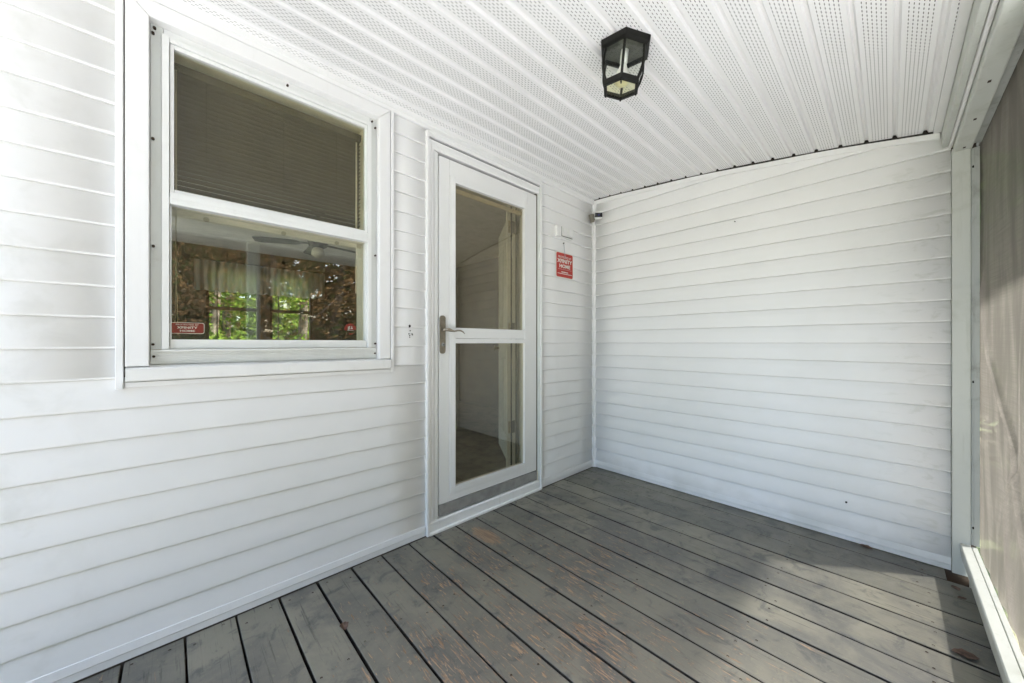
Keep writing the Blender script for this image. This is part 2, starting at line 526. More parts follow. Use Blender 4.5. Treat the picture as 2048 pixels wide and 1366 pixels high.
# ================================================================== DECK
deck = empty('porch_deck', (0, 0, 0), 'grey painted plank porch floor with worn flaking boards', 'floor', kind='structure')
edges = [0.0, -.123, -.275, -.431, -.584, -.735, -.883, -1.025, -1.173, -1.319, -1.468, -1.616, -1.757, -1.908, -2.056, -2.206, -2.350, -2.496, -2.644, -2.80]
while edges[-1] > CX0: edges.append(edges[-1] - 0.147)
rg = random.Random(3)
screw = MB()
for i in range(len(edges) - 1):
    xa, xb = edges[i + 1], edges[i]
    ga = rg.uniform(.0032, .0056); gb = rg.uniform(.0028, .0048)
    x0, x1 = xa + ga, xb - (gb if i else 0)
    yend = -1.965 if i == 0 else -2.033
    dz = rg.uniform(-.0018, .0012)
    n = 15
    v = []; f = []
    for k in range(n + 1):
        y = -0.013 + (yend + 0.013) * k / n
        wl = rg.uniform(-.0009, .0009); wr = rg.uniform(-.0009, .0009); wz = dz + rg.uniform(-.0006, .0006)
        cup = rg.uniform(0.0004, .0014)
        b = 0.002
        v += [(x0 + wl, y, -.036), (x0 + wl, y, wz - b), (x0 + wl + b, y, wz), ((x0 + x1) / 2, y, wz + cup - .0008), (x1 + wr - b, y, wz), (x1 + wr, y, wz - b), (x1 + wr, y, -.036)]
    for k in range(n):
        for q in range(7):
            f.append((k * 7 + q, k * 7 + (q + 1) % 7, (k + 1) * 7 + (q + 1) % 7, (k + 1) * 7 + q))
    f.append(tuple(range(7))); f.append(tuple(range(n * 7, n * 7 + 7)))
    bo = MB().add(v, f).build('deck_board', 'deck', deck)
    bo.data.materials.append(M['edge'])
    for pl_ in bo.data.polygons:
        if abs(pl_.normal.x) > .9 or pl_.normal.z < -.5: pl_.material_index = 1
    for yj in (-.06, -.50, -.965, -1.43, -1.88):
        for e in (.028, .112):
            xs = xa + e * (xb - xa) / .147 + rg.uniform(-.008, .008); ys = yj + rg.uniform(-.03, .03)
            if xs > -.02: continue
            ring = [(xs + .0042 * math.cos(t * math.pi / 4), ys + .0042 * math.sin(t * math.pi / 4), dz + .0012) for t in range(8)]
            screw.add(ring + [(xs, ys, dz - .001)], [(q, (q + 1) % 8, 8) for q in range(8)])
tag(screw.build('screw_heads', 'rust', deck), kind='stuff')
for yj in (-.06, -.50, -.965, -1.43, -1.88):
    B(CX0, -.02, yj - .02, yj + .02, -.19, -.0375).build('joist', 'darkwood', deck)
B(CX0, .10, -2.075, -2.04, -.60, -.04).build('rim_board', 'darkwood', deck)
B(CX0 - .02, CX0 + .02, -2.03, .0, -.60, -.04).build('rim_board', 'post', deck)
B(.12, .14, -2.03, .0, -.60, -.04).build('rim_board', 'darkwood', deck)
B(-.14, .11, -2.036, -1.90, -.16, -.10).build('blocking', 'edge', deck)

# ================================================================== HOUSE WALL
EXP = 0.1016
WX0, WX1, WZ0, WZ1 = -2.794, -1.866, 0.947, 2.268        # window casing outside
DX0, DX1, DZ1 = -1.640, -.716, 2.247                    # door frame outside
hw = Thing('house_wall', (-2.6, 0, 0), 'long white clapboard vinyl wall of the house around window and door', 'wall')
RX = 0.95
bk = MB()
Y0, Y1 = 0.0, 0.135
for (a, b, c, d) in ((CX0 - 1, WX0 + .03, -.6, 2.6), (WX0 + .03, WX1 - .03, -.6, WZ0 + .03), (WX0 + .03, WX1 - .03, WZ1 - .03, 2.6),
                     (WX1 - .03, DX0 + .03, -.6, 2.6), (DX0 + .03, DX1 - .03, -.6, .06), (DX0 + .03, DX1 - .03, DZ1 - .03, 2.6), (DX1 - .03, RX, -.6, 2.6)):
    bk.box(a, b, Y0, Y1, c, d)
hw.part('sheathing', bk, 'sheath')

def course(xa, xb, z0, seed, ylip=-.0115, axis='x', hgt=EXP):
    """one clapboard course, slightly wavy along its length"""
    r = random.Random(seed)
    n = max(2, int(abs(xb - xa) / .22))
    prof = [(0.0, 0.0), (ylip + .003, 0.0), (ylip, .0018), (ylip - .0004, .006), (ylip * .93, hgt * .36), (ylip * .74, hgt * .60), (ylip * .44, hgt * .79), (ylip * .17, hgt * .92), (ylip * .05, hgt + .003), (0.0, hgt + .003)]
    if axis == 'x':       # flatter clapboard on the house wall
        prof = [(0.0, 0.0), (ylip + .003, 0.0), (ylip, .0018), (ylip - .0004, .006), (ylip * .84, hgt * .30), (ylip * .62, hgt * .56), (ylip * .40, hgt * .78), (ylip * .26, hgt * .93), (ylip * .18, hgt + .003), (0.0, hgt + .003)]
    v = []; f = []; m = len(prof)
    ph = r.uniform(0, 6)
    for k in range(n + 1):
        t = xa + (xb - xa) * k / n
        wy = .0007 * math.sin(t * 2.3 + ph)
        wz = .0005 * math.sin(t * 1.4 + ph * 1.7)
        for q, (py, pz) in enumerate(prof):
            yy = py + (wy if 0 < q < m - 3 else 0)
            yy = min(yy, -.0003) if 0 < q < m - 1 else yy
            if axis == 'x': v.append((t, yy, z0 + pz + wz))
            else: v.append((yy, t, z0 + pz + wz))
    for k in range(n):
        for q in range(m):
            f.append((k * m + q, k * m + (q + 1) % m, (k + 1) * m + (q + 1) % m, (k + 1) * m + q))
    f.append(tuple(range(m))); f.append(tuple(range(n * m, n * m + m)))
    o = MB().add(v, f)
    for k in range(n):
        for q in (3, 4, 5, 6, 7): o.sm[k * m + q] = True
    return o

JW = 0.0215
ZL = 1.077 - 0.018
for k in range(-10, 13):
    z0 = ZL + EXP * k
    segs = []
    if z0 < .03: z0 = .032
    jl, jr = WX0 - .004, WX1 + .004
    if z0 + .06 > WZ0 - JW and z0 < 2.3:
        if z0 + EXP > WZ0 - JW + .01 and z0 < WZ0 - JW:
            pass
        segs = [(CX0, jl), (jr, DX0 - .004)]
        if z0 + .03 < WZ0 - JW: segs = [(CX0, DX0 - .004)]
    else:
        segs = [(CX0, DX0 - .004)]
    for (a, b) in segs:
        hw.part('siding_board', course(a, b, z0, k * 7 + int(b * 10)), 'siding')
for k in range(-10, 13):
    z0 = 1.077 + EXP * k
    hw.part('siding_board', course(DX1 + .004, -.03, z0, k * 11 + 5), 'siding')
hw.part('starter_strip', MB().prism([(0, .004), (-.010, .004), (-.012, .03), (-.016, .034), (-.014, .062), (0, .066)], CX0, DX0 - .02), 'trim')
hw.part('starter_strip', MB().prism([(0, .004), (-.010, .004), (-.012, .03), (-.016, .034), (-.014, .062), (0, .066)], DX1 + .02, -.03), 'trim')
# frieze channel under the ceiling
fz = MB().prism([(0, 2.272), (-.018, 2.272), (-.020, 2.275), (-.020, 2.290), (-.024, 2.293), (-.024, 2.318), (0, 2.318)], CX0, -.005)
hw.part('frieze_channel', fz, 'trim')
# inside corner post
cp = MB().prism([(0, 0), (-.031, 0), (-.031, -.016), (-.022, -.018), (-.016, -.026), (-.016, -.034), (0, -.034)], .002, 2.315, 'z')
hw.part('corner_post', cp, 'trim')
for xx, zz in ((-1.753, 1.168), (-1.748, 1.143), (-1.756, 1.126), (-1.738, 1.126), (-1.752, 1.117), (-1.735, 1.121), (-1.752, 1.108)):
    big = zz > 1.16
    r_ = .0065 if big else .0022
    ring = [(xx + r_ * math.cos(t), -.0135, zz + r_ * 1.2 * math.sin(t)) for t in [q * math.pi / 4 for q in range(8)]]
    hw.part('nail_hole', MB().prism([(p[0], p[2]) for p in ring], -.0128, -.002, 'y'), 'dark')

# ================================================================== END WALL
ew = Thing('porch_end_wall', (0, -1, 0), 'white vinyl sided end wall closing the porch beside the lamp, mildewed near the screen', 'wall')
ew.part('sheathing', B(.0, .12, -2.06, -.001, -.6, 2.6), 'darkwood')
for k in range(-10, 13):
    z0 = 1.077 + EXP * k
    ew.part('siding_board', course(-.03, -1.985, z0, 300 + k, ylip=-.0165, axis='y'), 'siding_end')
ew.part('starter_strip', MB().prism([(0, .004), (-.012, .004), (-.013, .028), (-.019, .032), (-.017, .062), (0, .066)], -1.985, -.03, 'y'), 'siding_end')
jc = MB()
ys = [-.02 - 1.93 * q / 24 for q in range(25)]
v = []; f = []
for y in ys:
    z = ceil_z(y)
    v += [(0, y, z - .036), (-.023, y, z - .036), (-.025, y, z - .032), (-.025, y, z - .0085 - .002 * math.sin(y * 9)), (-.021, y, z - .0105 - .002 * math.sin(y * 9)), (0, y, z - .030)]
for q in range(24):
    for e in range(6):
        f.append((q * 6 + e, q * 6 + (e + 1) % 6, q * 6 + 6 + (e + 1) % 6, q * 6 + 6 + e))
f += [tuple(range(6)), tuple(range(24 * 6, 25 * 6))]
jc.add(v, f)
ew.part('ceiling_channel', jc, 'trim')
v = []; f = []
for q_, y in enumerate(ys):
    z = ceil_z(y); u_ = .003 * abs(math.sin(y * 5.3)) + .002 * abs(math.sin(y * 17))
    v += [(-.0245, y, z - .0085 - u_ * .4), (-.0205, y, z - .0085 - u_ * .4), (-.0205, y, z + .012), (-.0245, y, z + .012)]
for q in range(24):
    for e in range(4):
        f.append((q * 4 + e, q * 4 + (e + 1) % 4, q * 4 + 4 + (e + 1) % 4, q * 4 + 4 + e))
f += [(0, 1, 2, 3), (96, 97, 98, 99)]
ew.part('gap_shade_strip', MB().add(v, f), 'edge')  # dark strip standing in for the shade in the ceiling gap
for (yy, zz, r_) in ((-1.623, .210, .0048), (-1.09, 1.87, .003)):
    ew.part('nail_hole', MB().prism([(yy + r_ * math.cos(q * .785), zz + r_ * math.sin(q * .785)) for q in range(8)], -.0185, -.004), 'dark')

# ================================================================== CEILING
ceil = empty('porch_ceiling', (0, 0, 0), 'white vented vinyl soffit ceiling over the porch', 'ceiling', kind='structure')
y = -0.0757 + EXP
PX = [(-.0, .013), (.04, .0135), (.06, .011), (.10, .0), (.5, -.0005), (.91, .0), (.95, .011), (.97, .0135), (1.0, .013)]
idx = 0
while y > -2.02:
    ya, yb = y, y - EXP
    poly = []
    for (u, dz) in PX:
        yy = ya + (yb - ya) * u
        if yy > 0.0: yy = 0.0
        if yy < -2.0: yy = -2.0
        za, zb = ceil_z(min(ya, 0)), ceil_z(yb)
        poly.append((yy, za + (zb - za) * u + dz))
    top = [(p[0], p[1] + .0022) for p in reversed(poly)]
    # a touch of sag between fixings
    n = 24; v = []; f = []
    full = poly + top; m = len(full)
    rr = random.Random(idx)
    for k in range(n + 1):
        x = CX0 + (-.0250 - CX0) * k / n
        s_ = .0012 * math.sin(x * 2.3 + idx * 1.3) + rr.uniform(-.0003, .0003)
        for p in full: v.append((x, p[0], p[1] + s_))
    for k in range(n):
        for q in range(m):
            f.append((k * m + q, k * m + (q + 1) % m, (k + 1) * m + (q + 1) % m, (k + 1) * m + q))
    f += [tuple(range(m)), tuple(range(n * m, n * m + m))]
    MB().add(v, f).build('soffit_panel', 'soffit', ceil)
    y -= EXP; idx += 1
# seam strip and edge channel by the beam
B(CX0, -.02, -1.956, -1.930, ceil_z(-1.94) - .010, ceil_z(-1.94) - .001, bev=.002).build('edge_channel', 'trim', ceil)

# porch roof (solid, with an eave that shades the screen)
rf = MB()
rf.prism([(-2.47, 1.985), (-2.47, 2.13), (.10, 2.62), (.10, 2.40), (-1.95, 2.17), (-2.06, 2.14), (-2.10, 2.04)], CX0 - .3, .32)
tag(rf.build('porch_roof', 'roof'), 'shingled lean to roof covering the porch', 'roof')

# ================================================================== WINDOW
wl = (-2.33, 0, WZ0)
win = Thing('window', wl, 'white storm window in the clapboard wall with blind half lowered inside', 'window')
YC = -0.024                                          # casing face
# outer J channel, four strips
win.part('side_channel', B(WX0 - JW, WX0 - .003, -.026, .0, WZ0 - .025, 2.271, bev=.002), 'trim')
win.part('side_channel', B(WX1 + .003, WX1 + JW - .002, -.026, .0, WZ0 - .019, 2.271, bev=.002), 'trim')
win.part('bottom_channel', B(WX0 + .001, WX1 + .003, -.022, .0, WZ0 - .019, WZ0 - .003, bev=.002), 'trim')
CW = .058
# mitred casing with a rounded nose
def casing(poly, name):
    m = MB(); n = len(poly)
    lo = [(p[0], YC, p[1]) for p in poly]; hi = [(p[0], .05, p[1]) for p in poly]
    m.add(lo + hi, [(i, (i + 1) % n, n + (i + 1) % n, n + i) for i in range(n)] + [tuple(range(n)), tuple(range(2 * n - 1, n - 1, -1))])
    o = win.part(name, m, 'trim')
    bm = bmesh.new(); bm.from_mesh(o.data)
    ed = [e for e in bm.edges if abs(e.verts[0].co.y + 0 - YC) < 1e-5 and abs(e.verts[1].co.y - YC) < 1e-5]
    bmesh.ops.bevel(bm, geom=ed, offset=.0035, segments=2, profile=.5, affect='EDGES')
    bm.to_mesh(o.data); bm.free()
    return o
ZB = WZ0 + .048                                     # top of sill nosing
gp = .0006
casing([(WX0, ZB + .002), (WX0 + CW, ZB + .002), (WX0 + CW, WZ1 - CW - gp), (WX0, WZ1 - gp)], 'casing')
casing([(WX1 - CW, ZB + .002), (WX1, ZB + .002), (WX1, WZ1 - gp), (WX1 - CW, WZ1 - CW - gp)], 'casing')
casing([(WX0 + gp, WZ1), (WX0 + CW + gp, WZ1 - CW), (WX1 - CW - gp, WZ1 - CW), (WX1 - gp, WZ1)], 'casing')
sill = MB().prism([(.05, WZ0), (-.034, WZ0), (-.037, WZ0 + .004), (-.037, ZB - .008), (-.034, ZB - .003), (.05, ZB + .010)], WX0 + .002, WX1 - .002)
so_ = win.part('sill', sill, 'sillwood')
IX0, IX1 = WX0 + CW, WX1 - CW                       # clear opening -2.736 .. -1.924
IZ0, IZ1 = ZB + .004, WZ1 - CW
# storm frame flange with screws
fl = MB()
fl.box(IX0 + .0015, IX0 + .034, .012, .05, IZ0 + .056, IZ1 - .001, bev=.001)
fl.box(IX0 + .024, IX0 + .028, .006, .014, IZ0 + .056, IZ1 - .012)
win.part('jamb_flange', fl, 'flange')
fl = MB()
fl.box(IX1 - .034, IX1 - .0015, .012, .05, IZ0 + .056, IZ1 - .001, bev=.001)
win.part('jamb_flange', fl, 'flange')
win.part('head_flange', B(IX0 + .035, IX1 - .035, .012, .05, IZ1 - .034, IZ1 - .001, bev=.001), 'storm')
# ribbed expander under the sash
rb = MB().box(IX0 + .002, IX1 - .002, .010, .05, IZ0 + .002, IZ0 + .054)
for q in range(6):
    z = IZ0 + .007 + q * .0066
    rb.box(IX0 + .003, IX1 - .003, .0065, .0102, z, z + .0036, bev=.001)
win.part('sill_expander', rb, 'storm')
FX0, FX1 = IX0 + .034, IX1 - .034                    # storm frame outside
SZ0 = IZ0 + .055
fr = MB()
fr.box(FX0 - .004, FX0 + .016, -.006, .05, SZ0, IZ1 - .030, bev=.0018)
win.part('frame_stile', fr, 'storm')
fr = MB()
fr.box(FX1 - .016, FX1 + .002, -.006, .05, SZ0, IZ1 - .030, bev=.0018)
win.part('frame_stile', fr, 'storm')
fr = MB()
fr.box(FX0 + .0165, FX1 - .0165, -.004, .05, IZ1 - .050, IZ1 - .031, bev=.0015)
fr.box(FX0 + .0165, FX1 - .0165, -.0055, .0, IZ1 - .043, IZ1 - .040)
win.part('frame_head', fr, 'storm')
win.part('drip_ledge', B(FX0 - .006, FX1 + .004, -.018, .045, SZ0 - .0045, SZ0 - .0005, bev=.001), 'storm')
GX0, GX1 = FX0 + .0165, FX1 - .0165
MZ0, MZ1 = 1.578, 1.622
# upper sash
us = MB()
us.box(GX0 + .001, GX0 + .012, .002, .03, MZ1, IZ1 - .051, bev=.0012)
us.box(GX1 - .010, GX1 - .001, .002, .03, MZ1, IZ1 - .051, bev=.0012)
us.box(GX0 + .0125, GX1 - .0105, .002, .03, IZ1 - .066, IZ1 - .051, bev=.0012)
us.box(GX0 + .0125, GX1 - .0105, .002, .03, MZ1, MZ1 + .012, bev=.0012)
usash = win.part('upper_sash', us, 'storm')
win.part('glass_pane', B(GX0 + .010, GX1 - .009, .014, .018, MZ1 + .008, IZ1 - .056), 'glass_upper', usash)
# meeting rail
mr = MB().box(GX0 + .0008, GX1 - .0008, -.008, .028, MZ0, MZ1 - .001, bev=.002)
mr.box(GX0 + .002, GX1 - .002, -.0105, -.008, MZ0 + .012, MZ0 + .016)
mr.box(GX0 + .002, GX1 - .002, -.0105, -.008, MZ0 + .022, MZ0 + .025)
win.part('meeting_rail', mr, 'storm')
# lower sash
ls = MB()
ls.box(GX0 + .001, GX0 + .0055, .016, .04, SZ0 + .036, MZ0 - .001)
ls.box(GX1 - .0055, GX1 - .001, .016, .04, SZ0 + .036, MZ0 - .001)
ls.box(GX0 + .001, GX1 - .001, .006, .04, SZ0 + .001, SZ0 + .036, bev=.002)
ls.box(GX0 + .003, GX1 - .003, .002, .007, SZ0 + .020, SZ0 + .024)
lsash = win.part('lower_sash', ls, 'storm')
win.part('glass_pane', B(GX0 + .004, GX1 - .004, .026, .030, SZ0 + .034, MZ0 + .002), 'glass', lsash)
for (xx, zz) in ((IX0 + .012, IZ1 - .016), (IX0 + .008, IZ1 - .036), (IX0 + .008, 1.80), (IX0 + .009, 1.42), (IX0 + .008, SZ0 + .018), (IX0 + .010, IZ0 + .030),
                 (IX1 - .008, IZ1 - .044), (IX1 - .008, 1.52), (IX1 - .008, SZ0 + .020), (IX1 - .010, IZ0 + .026), (IX0 + .42, IZ1 - .018), (IX1 - .024, IZ1 - .018)):
    win.part('screw', MB().prism([(xx + .0045 * math.cos(q * .785), zz + .0045 * math.sin(q * .785)) for q in range(8)], .0035, .013, 'y'), 'rust')
# reveal and inner jambs
rv = MB()
rv.box(WX0 + .03, IX0 + .030, .0505, .20, WZ0 + .03, WZ1 - .03)
rv.box(IX1 - .030, WX1 - .03, .0505, .20, WZ0 + .03, WZ1 - .03)
rv.box(IX0 + .031, IX1 - .031, .0505, .20, WZ1 - .075, WZ1 - .031)
rv.box(IX0 + .031, IX1 - .031, .0505, .22, WZ0 + .031, SZ0 + .010)
win.part('inner_jamb', rv, 'cream')
ps = MB()
ps.box(IX0 + .031, IX0 + .047, .058, .080, SZ0 + .012, MZ1)
ps.box(IX1 - .047, IX1 - .031, .058, .080, SZ0 + .012, MZ1)
ps.box(IX0 + .048, IX1 - .048, .058, .080, MZ0 + .006, MZ1)
pso = win.part('prime_sash', ps, 'cream')
win.part('glass_pane', B(IX0 + .046, IX1 - .046, .067, .070, SZ0 + .012, MZ0 + .008), 'glass', pso)


# mini blind hanging inside the window
BL = (-2.33, .105, 2.14)
bl = Thing('mini_blind', BL, 'beige mini blind lowered to the meeting rail behind the window glass', 'blind')
bx0, bx1 = IX0 + .036, IX1 - .046
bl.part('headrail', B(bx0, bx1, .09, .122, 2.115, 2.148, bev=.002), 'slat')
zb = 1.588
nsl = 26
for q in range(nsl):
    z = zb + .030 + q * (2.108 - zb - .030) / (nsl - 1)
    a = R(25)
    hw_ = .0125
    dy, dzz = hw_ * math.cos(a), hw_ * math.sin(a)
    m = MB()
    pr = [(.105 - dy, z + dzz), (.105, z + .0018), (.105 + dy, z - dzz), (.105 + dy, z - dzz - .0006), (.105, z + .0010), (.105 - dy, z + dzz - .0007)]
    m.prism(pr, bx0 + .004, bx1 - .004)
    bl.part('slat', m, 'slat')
br = bl.part('bottom_rail', B(bx0 + .002, bx1 - .002, .093, .117, zb - .024, zb + .006, bev=.003), 'cream')
for xx in (bx0 + .12, (bx0 + bx1) / 2 + .02, bx1 - .12):
    bl.part('ladder_cord', MB().tube([(xx, .092, zb), (xx, .092, 2.12)], .0004, 5), 'slat')
    bl.part('hold_down_clip', MB().tube([(xx, .090, zb - .018), (xx, .086, zb - .020)], .010, 10), 'clear')
bl.part('lift_cord', MB().tube([(-2.667, .09, 2.12), (-2.666, .088, 1.6), (-2.668, .088, 1.34), (-2.662, .088, 1.11)], .0013, 5), 'cord')
bl.part('lift_cord', MB().tube([(-2.671, .09, 2.12), (-2.670, .088, 1.6), (-2.667, .088, 1.34), (-2.672, .088, 1.12)], .0013, 5), 'cord')
bl.part('tilt_wand', MB().tube([(-1.996, .088, 2.10), (-1.998, .086, 1.33)], .0038, 7), 'cream')

# stickers on the lower glass
st = Thing('rectangular_sticker', (-2.63, .025, 1.12), 'red rectangular security sticker in the lower corner of the window glass', 'sticker')
def rrect(x0, x1, z0, z1, r, y0, y1):
    pts = []
    for (cx, cz, a0) in ((x1 - r, z1 - r, 0), (x0 + r, z1 - r, 90), (x0 + r, z0 + r, 180), (x1 - r, z0 + r, 270)):
        for q in range(5):
            a = R(a0 + q * 22.5); pts.append((cx + r * math.cos(a), cz + r * math.sin(a)))
    return MB().prism(pts, y0, y1, 'y')
st.part('border', rrect(-2.686, -2.588, 1.112, 1.154, .007, .0322, .0333), 'white')
st.part('red_face', rrect(-2.684, -2.590, 1.114, 1.152, .006, .0315, .03215), 'redlabel')
text_mesh('PROTECTED BY', .0075, 'white', 'lettering', st.o, st.loc, (-2.637, .0313, 1.1455), .0002, 0, .064)
text_mesh('XFINITY', .0115, 'white', 'lettering', st.o, st.loc, (-2.637, .0313, 1.1345), .0002, .0003, .058)
text_mesh('HOME', .0100, 'white', 'lettering', st.o, st.loc, (-2.637, .0313, 1.1222), .0002, .0003, .042)
st = Thing('round_sticker', (-2.05, .025, 1.13), 'torn round red sticker on the window glass beside the tilt wand', 'sticker')
pts = []
for q in range(19):
    a = R(-10 + q * 200 / 18.0); pts.append((-2.045 + .028 * math.cos(a), 1.146 + .026 * math.sin(a)))
pts += [(-2.062, 1.136), (-2.055, 1.143), (-2.043, 1.137), (-2.030, 1.142)]
st.part('red_face', MB().prism(pts, .0320, .0330, 'y'), 'redlabel')
for (a_, b_, c_, d_) in ((-2.056, -2.053, 1.141, 1.157), (-2.050, -2.047, 1.143, 1.160), (-2.044, -2.034, 1.146, 1.149), (-2.040, -2.037, 1.150, 1.158), (-2.060, -2.030, 1.1385, 1.1400)):
    st.part('print_mark', B(a_, b_, .0315, .0319, c_, d_), 'white')
st.part('torn_flap', MB().prism([(-2.052, 1.126), (-2.036, 1.124), (-2.028, 1.128), (-2.034, 1.120), (-2.048, 1.118)], .0320, .0330, 'y'), 'redlabel')

# ================================================================== STORM DOOR
dl = (-1.15, 0, .078)
fd = Thing('door_frame', (-1.18, 0, 0), 'white trim and jambs framing the storm door', 'door frame')
# J channel
fd.part('side_channel', B(DX0 - .016, DX0 - .001, -.028, .0, .0025, 2.258, bev=.002), 'trim')
fd.part('side_channel', B(DX1 + .001, DX1 + .014, -.028, .0, .0025, 2.258, bev=.002), 'trim')
fd.part('head_channel', MB().prism([(0, 2.232), (-.022, 2.232), (-.022, 2.252), (-.027, 2.256), (-.027, 2.268), (0, 2.270)], DX0, DX1), 'trim')
SX0, SX1, SZB, SZT = -1.566, -.742, .080, 2.158
cs = MB().prism([(DX0 + .002, .0), (DX0 + .002, -.018), (DX0 + .010, -.020), (DX0 + .022, -.014), (DX0 + .032, -.015), (DX0 + .036, -.010), (DX0 + .038, .04)], .075, SZT + .055, 'z')
fd.part('casing', cs, 'trim')
cs = MB().prism([(DX1 - .002, .0), (DX1 - .002, -.018), (DX1 - .007, -.018), (DX1 - .012, -.012), (DX1 - .015, .04)], .075, SZT + .055, 'z')
fd.part('casing', cs, 'flange')
hd = MB().prism([(.04, SZT + .012), (-.012, SZT + .012), (-.016, SZT + .026), (-.014, SZT + .040), (-.020, SZT + .058), (-.017, SZT + .062), (.0, SZT + .062)], DX0 + .006, DX1 - .003)
fd.part('head_casing', hd, 'trim')
fd.part('head_gap', B(DX0 + .006, DX1 - .004, -.006, .0, SZT + .063, SZT + .072), 'dark')
zb_ = MB().box(SX0 - .034, SX0 - .014, -.008, .045, .070, SZT + .010, bev=.0015)
zb_.box(SX0 - .0135, SX0 - .006, -.004, .045, .070, SZT + .008, bev=.001)
fd.part('hinge_rail', zb_, 'storm')
fd.part('seal', B(SX0 - .0055, SX0 - .0012, .006, .045, .082, SZT + .004), 'dark')
fd.part('seal', B(SX0 - .002, SX1 + .002, .006, .045, SZT + .0012, SZT + .006), 'dark')
# sill
sl_ = MB().prism([(.10, .002), (-.030, .002), (-.030, .012), (-.020, .018), (-.018, .064), (-.012, .072), (.10, .074)], DX0 + .001, DX1 - .001)
fd.part('door_sill', sl_, 'sillw')
# jamb lining through the wall
jb = MB()
jb.box(DX0 + .030, SX0 - .001, .046, .20, .08, 2.18)
jb.box(SX1 + .001, DX1 - .030, .046, .20, .08, 2.18)
jb.box(DX0 + .030, DX1 - .030, .046, .20, SZT + .012, 2.217)
jb.box(SX0 + .03, SX0 + .001, .09, .20, .08, SZT)
jb.box(SX1 - .018, SX1 - .0005, .135, .150, .08, SZT)
fd.part('jamb_lining', jb, 'inner_door')

dr = Thing('storm_door', dl, 'white storm door with two glass panels and nickel lever handle', 'storm door')
YD0, YD1 = -.004, .040
GZ = (.222, 1.075, 1.168, 2.032); DGX0, DGX1 = -1.460, -.866
fm = MB()
fm.box(SX0, DGX0 - .034, YD0, YD1, SZB + .065, SZT, bev=.003)
dr.part('stile', fm, 'door')
dr.part('stile', B(DGX1 + .034, SX1, YD0, YD1, SZB + .065, SZT, bev=.003), 'door')
dr.part('top_rail', B(DGX0 - .0335, DGX1 + .0335, YD0, YD1, GZ[3] + .030, SZT, bev=.003), 'door')
dr.part('bottom_rail', B(DGX0 - .0335, DGX1 + .0335, YD0, YD1, SZB + .065, GZ[0] - .030, bev=.003), 'door')
# glazing frame: outer raised moulding with inner step
def glaze(x0, x1, z0, z1, wd, name, under=None, yf=-.009):
    m = MB()
    for (a, b, c, d) in ((x0 - wd, x0, z0 - wd, z1 + wd), (x1, x1 + wd, z0 - wd, z1 + wd), (x0 + .0003, x1 - .0003, z1, z1 + wd), (x0 + .0003, x1 - .0003, z0 - wd, z0)):
        m.box(a, b, yf, .03, c, d, bev=.0022)
    w2 = wd * .42
    for (a, b, c, d) in ((x0 - w2, x0 + .004, z0 - w2, z1 + w2), (x1 - .004, x1 + w2, z0 - w2, z1 + w2), (x0 + .0042, x1 - .0042, z1 - .004, z1 + w2), (x0 + .0042, x1 - .0042, z0 - w2, z0 + .004)):
        m.box(a, b, yf + .0055 - .008, .028, c, d, bev=.0015)
    return dr.part(name, m, 'door', under)
glaze(DGX0, DGX1, GZ[0], GZ[3], .033, 'glazing_frame')
mb = MB().box(DGX0 - .004, DGX1 + .004, -.008, .03, GZ[1] + .030, GZ[2], bev=.002)
mb.box(DGX0 - .003, DGX1 + .003, -.012, .028, GZ[1], GZ[1] + .0285, bev=.002)
dr.part('middle_rail', mb, 'door')
dr.part('upper_glass', B(DGX0 - .002, DGX1 + .002, .012, .016, GZ[2] - .004, GZ[3] + .004), 'glass_door')
dr.part('lower_glass', B(DGX0 - .002, DGX1 + .002, .006, .010, GZ[0] - .004, GZ[1] + .004), 'glass_door')
dr.part('screen_cassette', B(DGX0, DGX1, .020, .038, 1.985, 2.012, bev=.003), 'cream')
sw = MB().box(SX0 - .001, SX1 + .001, -.010, .041, SZB, SZB + .063, bev=.0015)
sw.box(SX0 + .002, SX1 - .002, -.013, -.009, SZB + .058, SZB + .0635)
dr.part('bottom_sweep', sw, 'alum')
dr.part('sweep_end_cap', B(SX1 + .0012, SX1 + .006, -.012, .03, SZB - .004, SZB + .062), 'cream')
# handle
hx_, hz_ = -1.545, 1.126
pl = []
for q in range(13):
    a = R(q * 15); pl.append((hx_ + .0185 * math.cos(a), hz_ + .092 + .0185 * math.sin(a)))
for q in range(13):
    a = R(180 + q * 15); pl.append((hx_ + .0185 * math.cos(a), hz_ - .092 + .0185 * math.sin(a)))
hp = dr.part('handle_plate', MB().prism(pl, -.012, -.0035, 'y'), 'nickel')
lv = MB().tube([(hx_, -.011, 1.153), (hx_, -.040, 1.153)], .0098, 14)
lv.tube([(hx_ - .003, -.046, 1.153), (hx_ + .018, -.046, 1.154), (hx_ + .034, -.047, 1.149), (hx_ + .054, -.048, 1.145), (hx_ + .078, -.049, 1.150), (hx_ + .098, -.049, 1.150), (hx_ + .116, -.048, 1.143), (hx_ + .130, -.047, 1.131)],
        [.0085, .0105, .0080, .0052, .0050, .0050, .0042, .0020], 10)
dr.part('lever', lv, 'nickel', hp)
lk = MB().tube([(hx_, -.011, 1.068), (hx_, -.020, 1.068)], .0105, 16)
dr.part('lock_cylinder', lk, 'alum', hp)
dr.part('keyhole', B(hx_ - .0012, hx_ + .0012, -.0212, -.0198, 1.0635, 1.0725), 'dark', hp)

